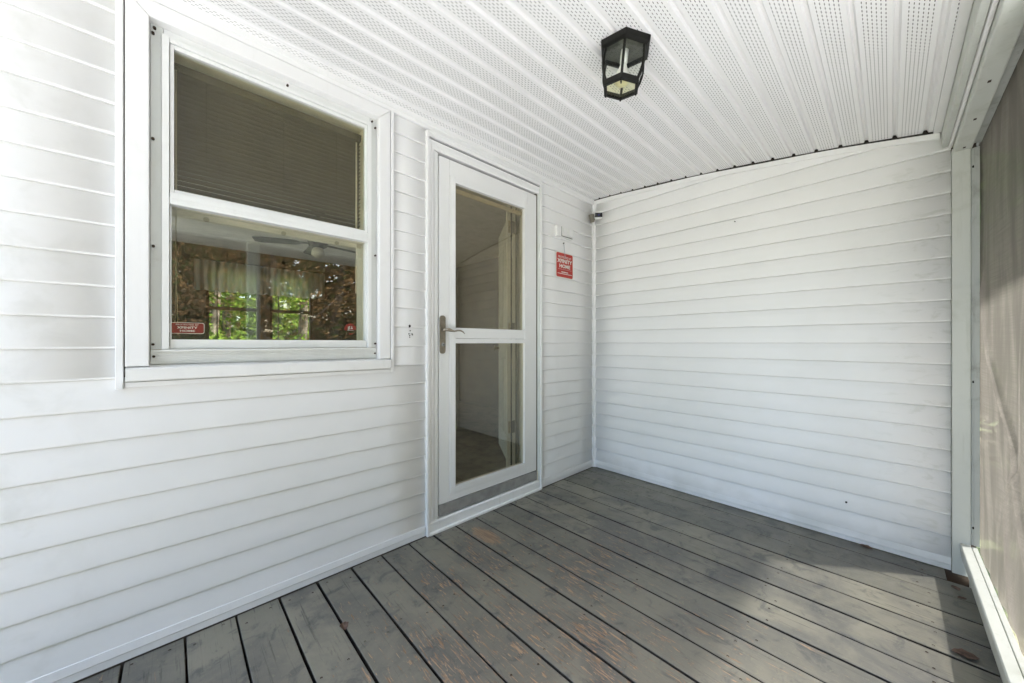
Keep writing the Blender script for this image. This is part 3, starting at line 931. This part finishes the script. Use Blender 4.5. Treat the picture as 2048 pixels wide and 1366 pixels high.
# inner door standing open into the room
idr = Thing('inner_door', (-.795, .17, .09), 'white panelled inner door standing open behind the storm door', 'door')
ang = math.atan2(.83, .56)
ux, uy = math.cos(ang), math.sin(ang); vx, vy = -uy, ux
def obox(mb, a0, a1, b0, b1, z0, z1, bev=.0):
    t = MB().box(a0, a1, b0, b1, z0, z1, bev)
    t.v = [(-.795 + ux * p[0] + vx * p[1], .17 + uy * p[0] + vy * p[1], p[2]) for p in t.v]
    mb.v += [] ; o = len(mb.v); mb.v += t.v; mb.f += [tuple(i + o for i in q) for q in t.f]; mb.sm += t.sm
    return mb
LW = .80
idr.part('slab', obox(MB(), 0, LW, -.020, .020, .095, 2.10, .002), 'inner_door')
for (z0, z1) in ((.30, .95), (1.10, 1.92)):
    for (a0, a1) in ((.10, .36), (.44, .70)):
        m = MB()
        for q in (( a0, a1, z0, z0 + .018), (a0, a1, z1 - .018, z1), (a0, a0 + .018, z0 + .018, z1 - .018), (a1 - .018, a1, z0 + .018, z1 - .018)):
            obox(m, q[0], q[1], .0205, .028, q[2], q[3], .003)
        idr.part('panel_moulding', m, 'inner_door')
kn = MB().tube([(-.795 + ux * (LW - .06) + vx * .021, .17 + uy * (LW - .06) + vy * .021, 1.03), (-.795 + ux * (LW - .06) + vx * .045, .17 + uy * (LW - .06) + vy * .045, 1.03), (-.795 + ux * (LW - .06) + vx * .070, .17 + uy * (LW - .06) + vy * .070, 1.03)], [.013, .012, .027], 12)
idr.part('knob', kn, 'nickel')
for zz in (.46, 1.18, 1.93):
    h = idr.part('hinge', B(-.895, -.868, .1325, .1345, zz - .045, zz + .045, bev=.001), 'brass')
    idr.part('hinge_leaf', B(-.866, -.836, .1245, .1275, zz - .045, zz + .045, bev=.001), 'bracket', h)
    for q in (-.03, -.005, .005, .03):
        idr.part('hinge_screw', MB().prism([(-.881 + (.006 if q > 0 else -.005) + .003 * math.cos(t * .785), zz + q + .003 * math.sin(t * .785)) for t in range(8)], .1310, .1326, 'y'), 'rust', h)
idr.part('hinge_gap', MB().box(-.8683, -.853, .140, .150, .10, 2.13).box(-.8245, -.812, .132, .150, .10, 2.13), 'dark')
jj = MB().box(-.8525, -.825, .128, .150, .10, 2.13, bev=.003)
jj.box(-.905, -.8685, .135, .150, .10, 2.13, bev=.003)
idr.part('hinge_stile', jj, 'inner_door')

# ================================================================== SCREEN WALL
SYF = -2.075
sw_ = Thing('screen_wall', (-.7, -2.04, 0), 'weathered white post, beam and rail framing the fabric screen at the porch edge', 'screen wall')
sw_.part('corner_post', B(-.030, .10, -2.042, -1.9865, .002, 1.985, bev=.003), 'post')
tk = MB().box(-.032, .09, -2.058, -2.0425, .155, 1.965, bev=.0015)
tk.box(-.036, -.031, -2.066, -2.050, .155, 1.965)
tko = sw_.part('side_track', tk, 'track')
for zz in (.235, .9, 1.88):
    sw_.part('track_screw', MB().tube([(-.0325, -2.050, zz), (-.0345, -2.050, zz)], .006, 8), 'dark', tko)
sw_.part('fascia_board', B(CX0, -.004, -1.9765, -1.957, 2.006, 2.16, bev=.002), 'post')
sw_.part('fascia_bead', B(CX0, -.006, -1.9895, -1.978, 1.998, 2.15, bev=.003), 'trim')
bmx = sw_.part('header_beam', B(CX0, -.008, -2.046, -1.991, 1.968, 2.15, bev=.004), 'post')
for xx in (-.06, -.36, -.66):
    sw_.part('beam_screw', B(xx - .008, xx + .008, -2.024, -2.016, 1.9672, 1.9692), 'rust', bmx)
sw_.part('head_track', B(CX0, -.03, -2.072, -2.047, 1.985, 2.02, bev=.003), 'track')
rl = MB().prism([(-2.040, .085), (-2.018, .085), (-2.012, .095), (-2.010, .148), (-2.013, .152), (-2.040, .152)], CX0, -.033)
sw_.part('bottom_rail', rl, 'post')
sw_.part('rail_bead', B(CX0, -.036, -2.0585, -2.043, .10, .150, bev=.002), 'post')
sw_.part('toe_board', B(CX0, -.036, -2.060, -2.036, -.05, .099), 'post')
for px in (-1.045, -2.15, -3.70):
    sw_.part('post', B(px - .045, px + .045, -2.10, -2.041, .101, 1.985, bev=.003), 'post')
# fabric of the end bay, with slack folds
FOLDS = [([(-.16, 1.42), (-.20, 1.20), (-.28, 1.00), (-.45, .82), (-.62, .70), (-.80, .52), (-.95, .30)], .022, .016),  # longest crease, added to draw a branch's shadow streak on the fabric
         ([(-.52, .62), (-.60, .42), (-.66, .24), (-.72, .11)], .020, .014),
         ([(-.40, .50), (-.50, .30), (-.54, .12)], .018, -.010),
         ([(-.66, 1.10), (-.70, .80), (-.69, .45), (-.70, .15)], .006, .004)]
def fabric(x0, x1, z0, z1, amp, nx, nz, seed):
    r = random.Random(seed); v = []; f = []
    th = .0012
    for side in (0, 1):
        for j in range(nz + 1):
            for i in range(nx + 1):
                a = i / nx; b = j / nz
                x = x0 + (x1 - x0) * a; z = z0 + (z1 - z0) * b
                e = min(1, 4 * min(a, 1 - a)) * min(1, 5 * min(b, 1 - b))
                y = 0
                y += .010 * math.sin(7.0 * x + 2.2 * z) * e
                y += .006 * math.sin(17.0 * x - 6.0 * z + 1.0) * e * (1 - b)
                y += .0035 * math.sin(39 * x - 15 * z) * math.exp(-(b * 4) ** 2) * min(1, 4 * min(a, 1 - a))
                y += .004 * math.sin(60 * x + 9 * z) * math.exp(-((1 - b) * 7) ** 2)
                if amp > .5:
                    for (pts_, w_, h_) in FOLDS:
                        for (p, q) in zip(pts_[:-1], pts_[1:]):
                            if q[1] <= z <= p[1]:
                                xc = p[0] + (q[0] - p[0]) * (p[1] - z) / (p[1] - q[1])
                                fade = min(1, (pts_[0][1] - z) / .12, (z - pts_[-1][1]) / .10)
                                y += h_ * fade * math.exp(-((x - xc) / w_) ** 2)
                v.append((x, SYF + y * amp - side * th, z))
    m = (nx + 1) * (nz + 1)
    for s_ in (0, 1):
        for j in range(nz):
            for i in range(nx):
                q = s_ * m + j * (nx + 1) + i
                f.append((q, q + 1, q + nx + 2, q + nx + 1) if s_ == 0 else (q + nx + 1, q + nx + 2, q + 1, q))
    return MB().add(v, f, True)
def one_sheet(mb):
    n = len(mb.v) // 2; k = len(mb.f) // 2
    mb.v = mb.v[:n]; mb.f = mb.f[:k]; mb.sm = mb.sm[:k]
    return mb
sw_.part('screen_fabric', one_sheet(fabric(-1.01, .045, .10, 2.0, 1.0, 190, 110, 1)), 'fabric')
for (a, b) in ((-2.105, -1.09), (-3.655, -2.195)):
    sw_.part('insect_screen', one_sheet(fabric(a, b, .10, 2.0, .2, 8, 8, 2)), 'insect')
# ================================================================== CEILING LANTERN
LC = Vector((-1.408, -1.083, ceil_z(-1.083) - .001))
lan = empty('ceiling_lantern', LC, 'black hexagonal lantern with clear glass and bare bulb on the ceiling', 'lantern')
lan.rotation_euler = (math.atan(0.0512 + 2 * .0336 * 1.083), 0, 0)
def hexp(r, z, n=6, a0=31):
    return [(r * math.cos(R(a0 + 60 * k)), r * math.sin(R(a0 + 60 * k)), z) for k in range(n)]
def hexring(rings):
    m = MB(); v = []; f = []
    for (r, z) in rings: v += hexp(r, z)
    for i in range(len(rings) - 1):
        for k in range(6):
            f.append((i * 6 + k, i * 6 + (k + 1) % 6, i * 6 + 6 + (k + 1) % 6, i * 6 + 6 + k))
    m.add(v, f); return m
def lpart(name, m, mat, under=None):
    return m.build(name, mat, under or lan)
cpn = hexring([(.001, -.001), (.102, -.001), (.103, -.004), (.1005, -.022), (.091, -.027), (.084, -.027), (.084, -.010), (.001, -.010)])
lpart('canopy', cpn, 'black')
lpart('canopy_sheen', hexring([(.001, -.0115), (.082, -.0115), (.0825, -.0125), (.001, -.0130)]), 'canopy_sheen')  # grey plate, tone painted for light reflecting inside the black canopy
prof = [(.0835, -.027), (.0865, -.050), (.0875, -.072), (.0850, -.095), (.0790, -.117), (.0700, -.138)]
for k in range(6):
    a = R(31 + 60 * k)
    dx, dy = math.cos(a), math.sin(a)
    v = []; f = []
    for (r, z) in prof:
        for (t, w_) in ((r + .002, .0048), (r + .002, -.0048), (r - .005, -.0048), (r - .005, .0048)):
            v.append((dx * t - dy * w_, dy * t + dx * w_, z))
    for i in range(len(prof) - 1):
        for q in range(4):
            f.append((i * 4 + q, i * 4 + (q + 1) % 4, i * 4 + 4 + (q + 1) % 4, i * 4 + 4 + q))
    f += [(0, 1, 2, 3), (20, 21, 22, 23)]
    lpart('rib', MB().add(v, f), 'black')
    # curved side pane
    v = []; f = []
    b2 = R(31 + 60 * (k + 1))
    for (r, z) in prof:
        for rr in (r - .001, r - .003):
            for (c_, s_) in ((math.cos(a), math.sin(a)), (math.cos(b2), math.sin(b2))):
                v.append((c_ * rr, s_ * rr, z))
    for i in range(len(prof) - 1):
        o = i * 4
        f += [(o, o + 1, o + 5, o + 4), (o + 3, o + 2, o + 6, o + 7)]
    lpart('side_pane', MB().add(v, f), 'lampglass')
rg_ = hexring([(.0735, -.136), (.0745, -.139), (.0745, -.155), (.0725, -.1575), (.0605, -.1575), (.0600, -.155), (.0635, -.138), (.0735, -.136)])
fo = lpart('foot_ring', rg_, 'black')
for k in range(6):
    a = R(31 + 60 * k)
    lpart('finial', MB().tube([(.067 * math.cos(a), .067 * math.sin(a), -.157), (.067 * math.cos(a), .067 * math.sin(a), -.162)], .0035, 8), 'black', fo)
bp = MB(); v = hexp(.0610, -.1535) + hexp(.0610, -.1550)
bp.add(v, [(0, 1, 2, 3, 4, 5), (11, 10, 9, 8, 7, 6)])
lpart('base_pane', bp, 'lampbase')
a = R(211 + 0)
lpart('latch_bar', MB().tube([(.030 * math.cos(a), .030 * math.sin(a), -.150), (.058 * math.cos(a), .058 * math.sin(a), -.159)], .003, 6), 'black')
lpart('socket', MB().lathe([(.0145, -.011), (.0145, -.030), (.0150, -.032), (.0145, -.034), (.0145, -.042), (.0150, -.044), (.0145, -.046), (.0145, -.058), (.012, -.060)], 0, 0, 18), 'socket')
lpart('bulb', MB().lathe([(.011, -.058), (.0125, -.066), (.016, -.078), (.023, -.092), (.0285, -.106), (.0295, -.116), (.0275, -.128), (.020, -.138), (.010, -.143), (.001, -.1445)], 0, 0, 20), 'bulb')

# ================================================================== SMALL THINGS ON THE WALL
sg = Thing('security_sign', (-.43, -.02, 1.58), 'red hanging yard sign with white border and lettering beside the door', 'sign')
sx0, sx1, sz0, sz1 = -.540, -.322, 1.585, 1.788
YS = -.0205
sg.part('border', rrect(sx0, sx1, sz0, sz1, .020, YS, YS + .0025), 'white')
sg.part('red_face', rrect(sx0 + .007, sx1 - .007, sz0 + .007, sz1 - .007, .014, YS - .0012, YS - .0002), 'red')
cxs = (sx0 + sx1) / 2
YT = YS - .0018
text_mesh('PROTECTED BY', .024, 'white', 'lettering', sg.o, sg.loc, (cxs, YT, 1.748), .0003, 0, .165)
text_mesh('XFINITY', .040, 'white', 'lettering', sg.o, sg.loc, (cxs, YT, 1.717), .0003, .0012, .185)
text_mesh('HOME', .038, 'white', 'lettering', sg.o, sg.loc, (cxs, YT, 1.678), .0003, .0012, .135)
sg.part('rule', B(cxs - .085, cxs + .085, YT - .0003, YT + .0003, 1.6535, 1.6548), 'white')
r5 = random.Random(5)
x = cxs - .042; sp_ = MB()
while x < cxs + .042:
    w_ = r5.uniform(.004, .007); sp_.box(x, x + w_, YT - .0003, YT + .0003, 1.629, 1.637); x += w_ + .0025
sg.part('small_print', sp_, 'white')
x = cxs - .088; sp_ = MB()
while x < cxs + .088:
    w_ = r5.uniform(.005, .011); sp_.box(x, x + w_, YT - .0003, YT + .0003, 1.617, 1.6225); x += w_ + .002
sg.part('small_print', sp_, 'white')
sg.part('hanging_tie', MB().tube([(-.438, -.018, 1.862), (-.436, -.020, 1.83), (-.434, -.024, 1.79), (-.431, -.026, 1.745), (-.433, -.0245, 1.722)], .0022, 6), 'zip')
sg.part('tie_screw', MB().tube([(-.438, -.010, 1.864), (-.438, -.022, 1.864)], .004, 8), 'rust')

ub = Thing('siding_box', (-.44, 0, 1.90), 'small white ribbed plastic box on the siding above the red sign', 'box')
bx = MB().prism([(-.532, 1.900), (-.345, 1.902), (-.343, 1.984), (-.534, 1.982)], -.030, -.004, 'y')
ub.part('back_plate', bx, 'whitebox')
ub.part('front_cover', B(-.478, -.348, -.041, -.0302, 1.914, 1.980, bev=.003), 'whitebox')
ub.part('shadow_gap', MB().box(-.482, -.346, -.0320, -.0303, 1.909, 1.9125).box(-.4825, -.4795, -.0320, -.0303, 1.909, 1.984), 'dark')
for q in range(3):
    xx = -.462 + q * .040
    ub.part('rib', B(xx, xx + .022, -.0445, -.0412, 1.920, 1.974, bev=.002), 'whitebox')

sc_ = Thing('security_camera', (-.06, -.03, 2.14), 'small white security camera with black face in the wall corner', 'camera')
sc_.part('bracket', MB().prism([(-.098, 2.172), (-.062, 2.176), (-.050, 2.150), (-.060, 2.112), (-.070, 2.108)], -.050, -.016, 'y'), 'bracket')
sc_.part('arm', MB().tube([(-.066, -.040, 2.150), (-.050, -.055, 2.160), (-.034, -.062, 2.168)], .007, 8), 'bracket')
ck = Vector((-.030, -.068, 2.170)); fd_ = Vector((-.74, -.63, -.18)).normalized()
rt = fd_.cross(Vector((0, 0, 1))).normalized(); upv = rt.cross(fd_)
def cbox(wx, hz2, d0, d1, bev):
    t = MB().box(-wx, wx, d0, d1, -hz2, hz2, bev)
    t.v = [tuple(ck + rt * p[0] + fd_ * p[1] + upv * p[2]) for p in t.v]
    return t
bd = sc_.part('body', cbox(.035, .034, -.025, .022, .012), 'whitebox')
sc_.part('face_plate', cbox(.031, .0185, .0222, .0245, .002), 'lensblk')
ln = MB().tube([tuple(ck + fd_ * .0246), tuple(ck + fd_ * .027)], .009, 14)
sc_.part('lens', ln, 'lens')

# dry leaves on the boards
def dry_leaf(x, y, z, rot, size, label, curl=.25):
    n = 6; v = []; f = []
    for i in range(n + 1):
        t = i / n
        wv = math.sin(math.pi * min(1, t * 1.02)) ** .8 * size * .30 * (1 + .25 * (i % 2))
        for s_ in (-1, 0, 1):
            lx = (t - .5) * size; ly = s_ * wv
            lz = .004 + abs(s_) * wv * curl + .15 * size * (t - .5) ** 2
            v.append((x + lx * math.cos(rot) - ly * math.sin(rot), y + lx * math.sin(rot) + ly * math.cos(rot), z + lz))
    for i in range(n):
        for s_ in range(2):
            f.append((i * 3 + s_, i * 3 + s_ + 1, i * 3 + 4 + s_, i * 3 + 3 + s_))
    k = len(v); v += [(a, b, c - .0008) for a, b, c in v]; f += [tuple(k + q for q in reversed(g_)) for g_ in f]
    o = MB().add(v, f).build('dry_leaf', 'leafd', None, (x, y, z))
    return tag(o, label, 'leaf', 'dry leaves on the porch floor')
dry_leaf(-.03, -1.70, .0, 1.2, .055, 'dry brown leaf against the foot of the end wall')
dry_leaf(-.19, -1.985, .0, .4, .040, 'dry reddish leaf between bottom rail and missing corner plank')
dry_leaf(-.27, -1.995, .0, 2.2, .032, 'curled dry leaf pressed against the bottom rail')
dry_leaf(-.70, -1.965, .0, 1.8, .065, 'long dry brown leaf in the shadow of the bottom rail')
dry_leaf(-.06, -2.0, -.098, .3, .06, 'dry leaf fallen into the dark hole at the corner post')
dry_leaf(-2.205, -.36, -.004, 1.5, .045, 'small curled leaf stuck in a plank gap below the window', .6)

# ================================================================== ROOM BEHIND
RY = 4.6
RW0, RW1 = -4.3, RX
rm = empty('room_wall', (0, RY, 0), 'dark panelled walls of the room behind the window', 'wall', kind='structure')
fw = [(-2.345, -1.735), (-1.615, -1.035)]; fz0, fz1 = .88, 2.12
m = MB()
xs_ = [RW0, fw[0][0], fw[0][1], fw[1][0], fw[1][1], RW1]
m.box(RW0, xs_[1], RY, RY + .12, 0, 2.5); m.box(xs_[2], xs_[3], RY, RY + .12, 0, 2.5); m.box(xs_[4], RW1, RY, RY + .12, 0, 2.5)
for (a, b) in fw:
    m.box(a, b, RY, RY + .12, 0, fz0); m.box(a, b, RY, RY + .12, fz1, 2.5)
m.box(RW0 - .1, RW0, .135, 1.0, 0, 2.5); m.box(RW0 - .1, RW0, 3.9, RY + .12, 0, 2.5); m.box(RW0 - .1, RW0, 1.0, 3.9, 2.2, 2.5); m.box(RW1, RW1 + .1, .135, RY + .12, 0, 2.5)
m.build('wall_panelling', 'room_wall', rm, (0, RY, 0))
tag(B(RW0, RW1, .136, RY, .02, .07).build('room_floor', 'room_floor'), 'brown floor of the room', 'floor', kind='structure')
tag(B(RW0 - .1, RW1 + .1, .136, RY + .12, 2.40, 2.48).build('room_ceiling', 'room_ceil'), 'beige ceiling of the room', 'ceiling', kind='structure')
tag(B(-9.5, RW0 - .12, .4, 5.0, -.70, -.50).build('bounce_terrace', 'bounce_slab'), 'added pale concrete slab bouncing light beside the house', 'terrace', kind='structure')  # pale slab added out of view for its bounced light
hr = MB().prism([(-.0, 2.63), (2.4, 3.9), (RY + .5, 2.6), (RY + .5, 2.5), (.0, 2.5)], CX0 - 1, RX + .2)
tag(hr.build('house_roof', 'roof'), 'dark shingled roof of the house', 'roof')
for i, (a, b) in enumerate(fw):
    T = Thing('far_window', ((a + b) / 2, RY, fz0), ('dark wood window across the room on the valance cord side', 'dark wood window across the room beneath the ceiling fan')[i], 'window', 'far room windows')
    T.part('frame', MB().box(a, a + .035, RY + .02, RY + .10, fz0, fz1).box(b - .035, b, RY + .02, RY + .10, fz0, fz1).box(a + .036, b - .036, RY + .02, RY + .10, fz1 - .035, fz1).box(a + .036, b - .036, RY + .02, RY + .10, fz0, fz0 + .04), 'darkwood')
    T.part('meeting_rail', B(a + .036, b - .036, RY + .03, RY + .09, 1.54, 1.585), 'darkwood')
    T.part('muntin', B((a * .8 + b * .2) - .006, (a * .8 + b * .2) + .006, RY + .05, RY + .07, fz0 + .04, fz1 - .036), 'darkwood')
    T.part('insect_screen', B(a + .036, b - .036, RY + .094, RY + .096, fz0 + .04, fz1 - .036), 'far_dimmer')  # mesh added to dim the bright garden behind the far windows
    T.part('glass_pane', B(a + .036, b - .036, RY + .058, RY + .061, fz0 + .04, fz1 - .036), 'glass')
pd_ = Thing('light_door', (RW0 - .05, 2.45, .07), 'added glass door letting light into the room from its unseen side', 'door')  # door and opening added in an unseen wall to light the room
pd_.part('frame', MB().box(RW0 - .08, RW0 - .02, 1.0, 1.05, .07, 2.2).box(RW0 - .08, RW0 - .02, 3.85, 3.9, .07, 2.2).box(RW0 - .08, RW0 - .02, 2.42, 2.48, .07, 2.15).box(RW0 - .08, RW0 - .02, 1.05, 3.85, 2.15, 2.2), 'trim')
pd_.part('glass_pane', MB().box(RW0 - .052, RW0 - .048, 1.05, 2.42, .07, 2.15), 'glass')
pd_.part('glass_pane', MB().box(RW0 - .052, RW0 - .048, 2.48, 3.85, .07, 2.15), 'glass')
# gathered lace valance
vv = []; ff = []
nx = 170
for j in range(9):
    for i in range(nx + 1):
        t = i / nx; x = -2.47 + 1.60 * t
        b = j / 8
        drop = .40 + .022 * abs(math.sin(t * 44))
        z = 2.20 - drop * b
        vv.append((x, RY - .05 + .022 * math.sin(t * 120 + .6 * math.sin(b * 3)) * (.4 + .6 * b), z))
for j in range(8):
    for i in range(nx):
        q = j * (nx + 1) + i; ff.append((q, q + 1, q + nx + 2, q + nx + 1))
V = Thing('lace_valance', (-1.67, RY - .05, 2.2), 'gathered white lace valance across the far room windows', 'curtain')
V.part('lace', MB().add(vv, ff, True), 'lace')
V.part('rod', MB().tube([(-2.50, RY - .05, 2.205), (-.84, RY - .05, 2.205)], .008, 8), 'darkwood')
# ceiling fan
FX, FY = -1.62, 2.15
fn = Thing('ceiling_fan', (FX, FY, 2.4), 'dark ceiling fan with five blades seen through the lower pane', 'fan')
fn.part('motor', MB().lathe([(.02, 2.399), (.06, 2.397), (.06, 2.37), (.018, 2.36), (.018, 2.15), (.08, 2.135), (.095, 2.09), (.08, 2.04), (.05, 2.025)], FX, FY, 18), 'fan')
fn.part('light_kit', MB().lathe([(.04, 2.024), (.055, 2.00), (.062, 1.96), (.03, 1.93), (.002, 1.925)], FX, FY, 14), 'cream')
for q in range(5):
    a = R(12 + 72 * q); c_, s_ = math.cos(a), math.sin(a)
    v = []
    for (r, wd, tz) in ((.09, .02, 0), (.15, .03, 0), (.20, .055, .008), (.50, .065, .010), (.545, .045, .008)):
        for (k, z) in ((-1, -1), (1, 1)):
            v.append((FX + c_ * r - s_ * wd * k, FY + s_ * r + c_ * wd * k, 2.07 + tz * z))
    n_ = len(v); v += [(p[0], p[1], p[2] - .006) for p in v]
    f = []
    for i in range(4):
        o = i * 2
        f += [(o, o + 1, o + 3, o + 2), (n_ + o + 2, n_ + o + 3, n_ + o + 1, n_ + o), (o, o + 2, n_ + o + 2, n_ + o), (o + 3, o + 1, n_ + o + 1, n_ + o + 3)]
    f += [(0, n_, n_ + 1, 1), (n_ - 2, n_ - 1, 2 * n_ - 1, 2 * n_ - 2)]
    fn.part('blade', MB().add(v, f), 'fan')

# ================================================================== TREES
def tree(name, label, loc, h, crown_r, crown_z, nleaf, leafmat, seed, leaf=.10, trunk=.16, group=None, limbs=7):
    r = random.Random(seed)
    T = Thing(name, loc, label, 'tree', group)
    x0, y0, z0 = loc
    lean = (r.uniform(-.05, .05), r.uniform(-.05, .05))
    def spine(z): return (x0 + lean[0] * z + .12 * math.sin(z * .7 + seed), y0 + lean[1] * z + .10 * math.cos(z * .6 + seed) - .10 * math.cos(seed), z0 + z)
    m = MB()
    zs = [-.1, .15, .6] + [h * q / 7 for q in range(1, 8)]
    zs = sorted(z for z in zs if z <= h)
    m.tube([spine(z) for z in zs], [trunk * (1.35 if z < .1 else 1.0) * (1 - .85 * max(0, z) / h) + .008 for z in zs], 9)
    cent = []
    for q in range(limbs):
        zz = h * r.uniform(.30, .85); a = r.uniform(0, 6.28); L = crown_r * r.uniform(.55, 1.0)
        p0 = Vector(spine(zz)); d = Vector((math.cos(a), math.sin(a), r.uniform(.25, .8)))
        p1 = p0 + d * L * .5; p2 = p0 + d * L + Vector((0, 0, .15 * L))
        tr = trunk * (1 - .8 * zz / h) * .55
        m.tube([p0, p1, p2], [tr, tr * .6, tr * .18], 6)
        cent += [p1, p2]
    T.part('trunk', m, 'bark')
    ctr = Vector(spine(crown_z))
    for q in range(14):
        u = Vector((r.gauss(0, 1), r.gauss(0, 1), r.gauss(0, 1))).normalized() * r.random() ** .4
        cent.append(ctr + Vector((u.x * crown_r, u.y * crown_r, u.z * (h - crown_z) * .95)))
    v = []; f = []
    for q in range(nleaf):
        c = r.choice(cent); s_ = crown_r * .32
        p = c + Vector((r.gauss(0, s_), r.gauss(0, s_), r.gauss(0, s_ * .65)))
        a = Vector((r.gauss(0, 1), r.gauss(0, 1), r.gauss(0, .6))).normalized()
        b = a.cross(Vector((r.gauss(0, 1), r.gauss(0, 1), r.gauss(0, 1)))).normalized()
        k = leaf * r.uniform(.6, 1.3)
        o = len(v)
        v += [tuple(p - a * k), tuple(p + b * k * .45), tuple(p + a * k), tuple(p - b * k * .45)]
        f.append((o, o + 1, o + 2, o + 3))
    T.part('crown', MB().add(v, f), leafmat)
    return T
GZ0 = -.60
tree('garden_tree', 'slim green tree close behind the far room window', (-1.9, 9.5, GZ0), 6.5, 2.2, 3.6, 5200, 'leaf_green', 11, .085, .10)
tree('garden_tree', 'tall pale trunked tree behind the house under the fan window', (.25, 11.0, GZ0), 9.0, 2.6, 6.2, 5200, 'leaf_green', 12, .10, .16)
tree('garden_tree', 'dark leaved tree furthest back behind the house', (-3.6, 15.5, GZ0), 9.0, 3.0, 5.0, 5200, 'leaf_dark', 13, .13, .2)
tree('garden_tree', 'wide green tree at the back of the rear garden', (2.6, 17.5, GZ0), 9.0, 3.4, 5.0, 5200, 'leaf_green', 14, .14, .2)
tree('garden_tree', 'broad bright green tree in the middle of the rear garden', (-.9, 19.0, GZ0), 10.0, 3.6, 5.0, 5600, 'leaf_green', 15, .15, .22)
def shrub(loc, r_, h, n, mat, label, seed):
    r = random.Random(seed)
    T = Thing('shrub', loc, label, 'shrub', 'garden shrubs')
    m = MB()
    for q in range(6):
        a = r.uniform(0, 6.28)
        m.tube([loc, (loc[0] + .4 * r_ * math.cos(a), loc[1] + .4 * r_ * math.sin(a), loc[2] + h * .5), (loc[0] + .7 * r_ * math.cos(a), loc[1] + .7 * r_ * math.sin(a), loc[2] + h * .85)], [.03, .018, .006], 5)
    T.part('stem', m, 'bark')
    v = []; f = []
    for q in range(n):
        u = Vector((r.gauss(0, 1), r.gauss(0, 1), r.gauss(0, 1))).normalized() * r.random() ** .45
        lump = 1 + .25 * math.sin(u.x * 7 + seed) * math.cos(u.y * 6)
        p = Vector((loc[0] + u.x * r_ * lump, loc[1] + u.y * r_ * lump, loc[2] + h * .55 + u.z * h * .5 * lump))
        a = Vector((r.gauss(0, 1), r.gauss(0, 1), r.gauss(0, .6))).normalized()
        b = a.cross(Vector((r.gauss(0, 1), r.gauss(0, 1), r.gauss(0, 1)))).normalized()
        k = .075 * r.uniform(.6, 1.4); o = len(v)
        v += [tuple(p - a * k), tuple(p + b * k * .45), tuple(p + a * k), tuple(p - b * k * .45)]; f.append((o, o + 1, o + 2, o + 3))
    T.part('foliage', MB().add(v, f), mat)
shrub((-2.3, 8.0, GZ0), 1.1, 1.9, 3400, 'leaf_green', 'low bright shrub outside the far window on the valance side', 1)
shrub((-.2, 9.0, GZ0), 1.0, 1.7, 2600, 'leaf_green', 'rounded green shrub outside the window under the fan', 2)
shrub((-5.0, 13.0, GZ0), 2.2, 3.0, 2600, 'leaf_dark', 'dark shrub mass at the side of the rear garden', 3)
# front garden, seen mirrored in the panes
tree('copper_maple', 'copper leaved maple in the front garden across from the window', (-1.0, -6.6, GZ0), 4.8, 2.1, 2.5, 20000, 'leaf_copper', 21, .032, .09, limbs=12)
tree('front_tree', 'tall dark evergreen beyond the copper maple', (-4.4, -11.5, GZ0), 9.5, 2.8, 5.0, 5200, 'leaf_dark', 22, .13, .2)
tree('front_tree', 'tall green tree beyond the lawn in front of the porch', (1.8, -13.0, GZ0), 10.0, 3.0, 5.5, 5200, 'leaf_dark', 23, .13, .2)
tree('front_tree', 'spreading green tree past the end of the lawn', (-9.5, -14.0, GZ0), 10.0, 3.4, 5.5, 5200, 'leaf_green', 24, .15, .22)
shrub((-1.8, -9.0, GZ0), 1.6, 2.2, 3000, 'leaf_dark', 'dark clipped shrub behind the copper maple', 4)
shrub((2.4, -6.5, GZ0), 1.2, 1.9, 2600, 'leaf_green', 'green shrub outside the fabric screen', 5)

# woods closing the view beyond the gardens
def wood(name, label, y0, y1, x0, x1, h, n, mat, seed):
    r = random.Random(seed); v = []; f = []
    for q in range(n):
        x = r.uniform(x0, x1); top = h * (.75 + .2 * math.sin(x * .55 + seed) + .1 * math.sin(x * 1.7))
        p = Vector((x, r.uniform(y0, y1), -.5 + top * r.random() ** .8))
        a = Vector((r.gauss(0, 1), r.gauss(0, 1), r.gauss(0, .6))).normalized()
        b = a.cross(Vector((r.gauss(0, 1), r.gauss(0, 1), r.gauss(0, 1)))).normalized()
        k = .55 * r.uniform(.5, 1.3); o = len(v)
        v += [tuple(p - a * k), tuple(p + b * k * .5), tuple(p + a * k), tuple(p - b * k * .5)]; f.append((o, o + 1, o + 2, o + 3))
    tag(MB().add(v, f).build(name, mat), label, 'woods', kind='stuff')
wood('far_woods', 'far leafy woods beyond the front garden', -27, -21, -32, 30, 19, 30000, 'leaf_dark', 31)
wood('side_woods', 'far leafy woods beside the front garden', -16, -2.9, 15, 22, 12, 14000, 'leaf_dark', 32)
wood('rear_woods', 'far leafy woods beyond the rear garden', 27, 33, -16, 22, 7.5, 9000, 'leaf_green', 33)
tree('side_tree', 'olive leaved tree outside beyond the fabric screen', (7.2, -3.6, GZ0), 6.0, 2.0, 3.0, 5200, 'leaf_dark', 41, .10, .12)

shrub((1.9, -2.95, GZ0), .55, 1.75, 1800, 'leaf_dark', 'added dark shrub blocking bright ground behind the fabric screen', 51)  # three shrubs added to block the brightness seen through the fabric
shrub((3.4, -3.15, GZ0), .7, 1.8, 1800, 'leaf_dark', 'added middle shrub of three blocking bright ground past the porch end', 52)
shrub((5.0, -3.1, GZ0), .8, 1.9, 1800, 'leaf_dark', 'added dark shrub blocking bright ground by the olive leaved tree', 53)
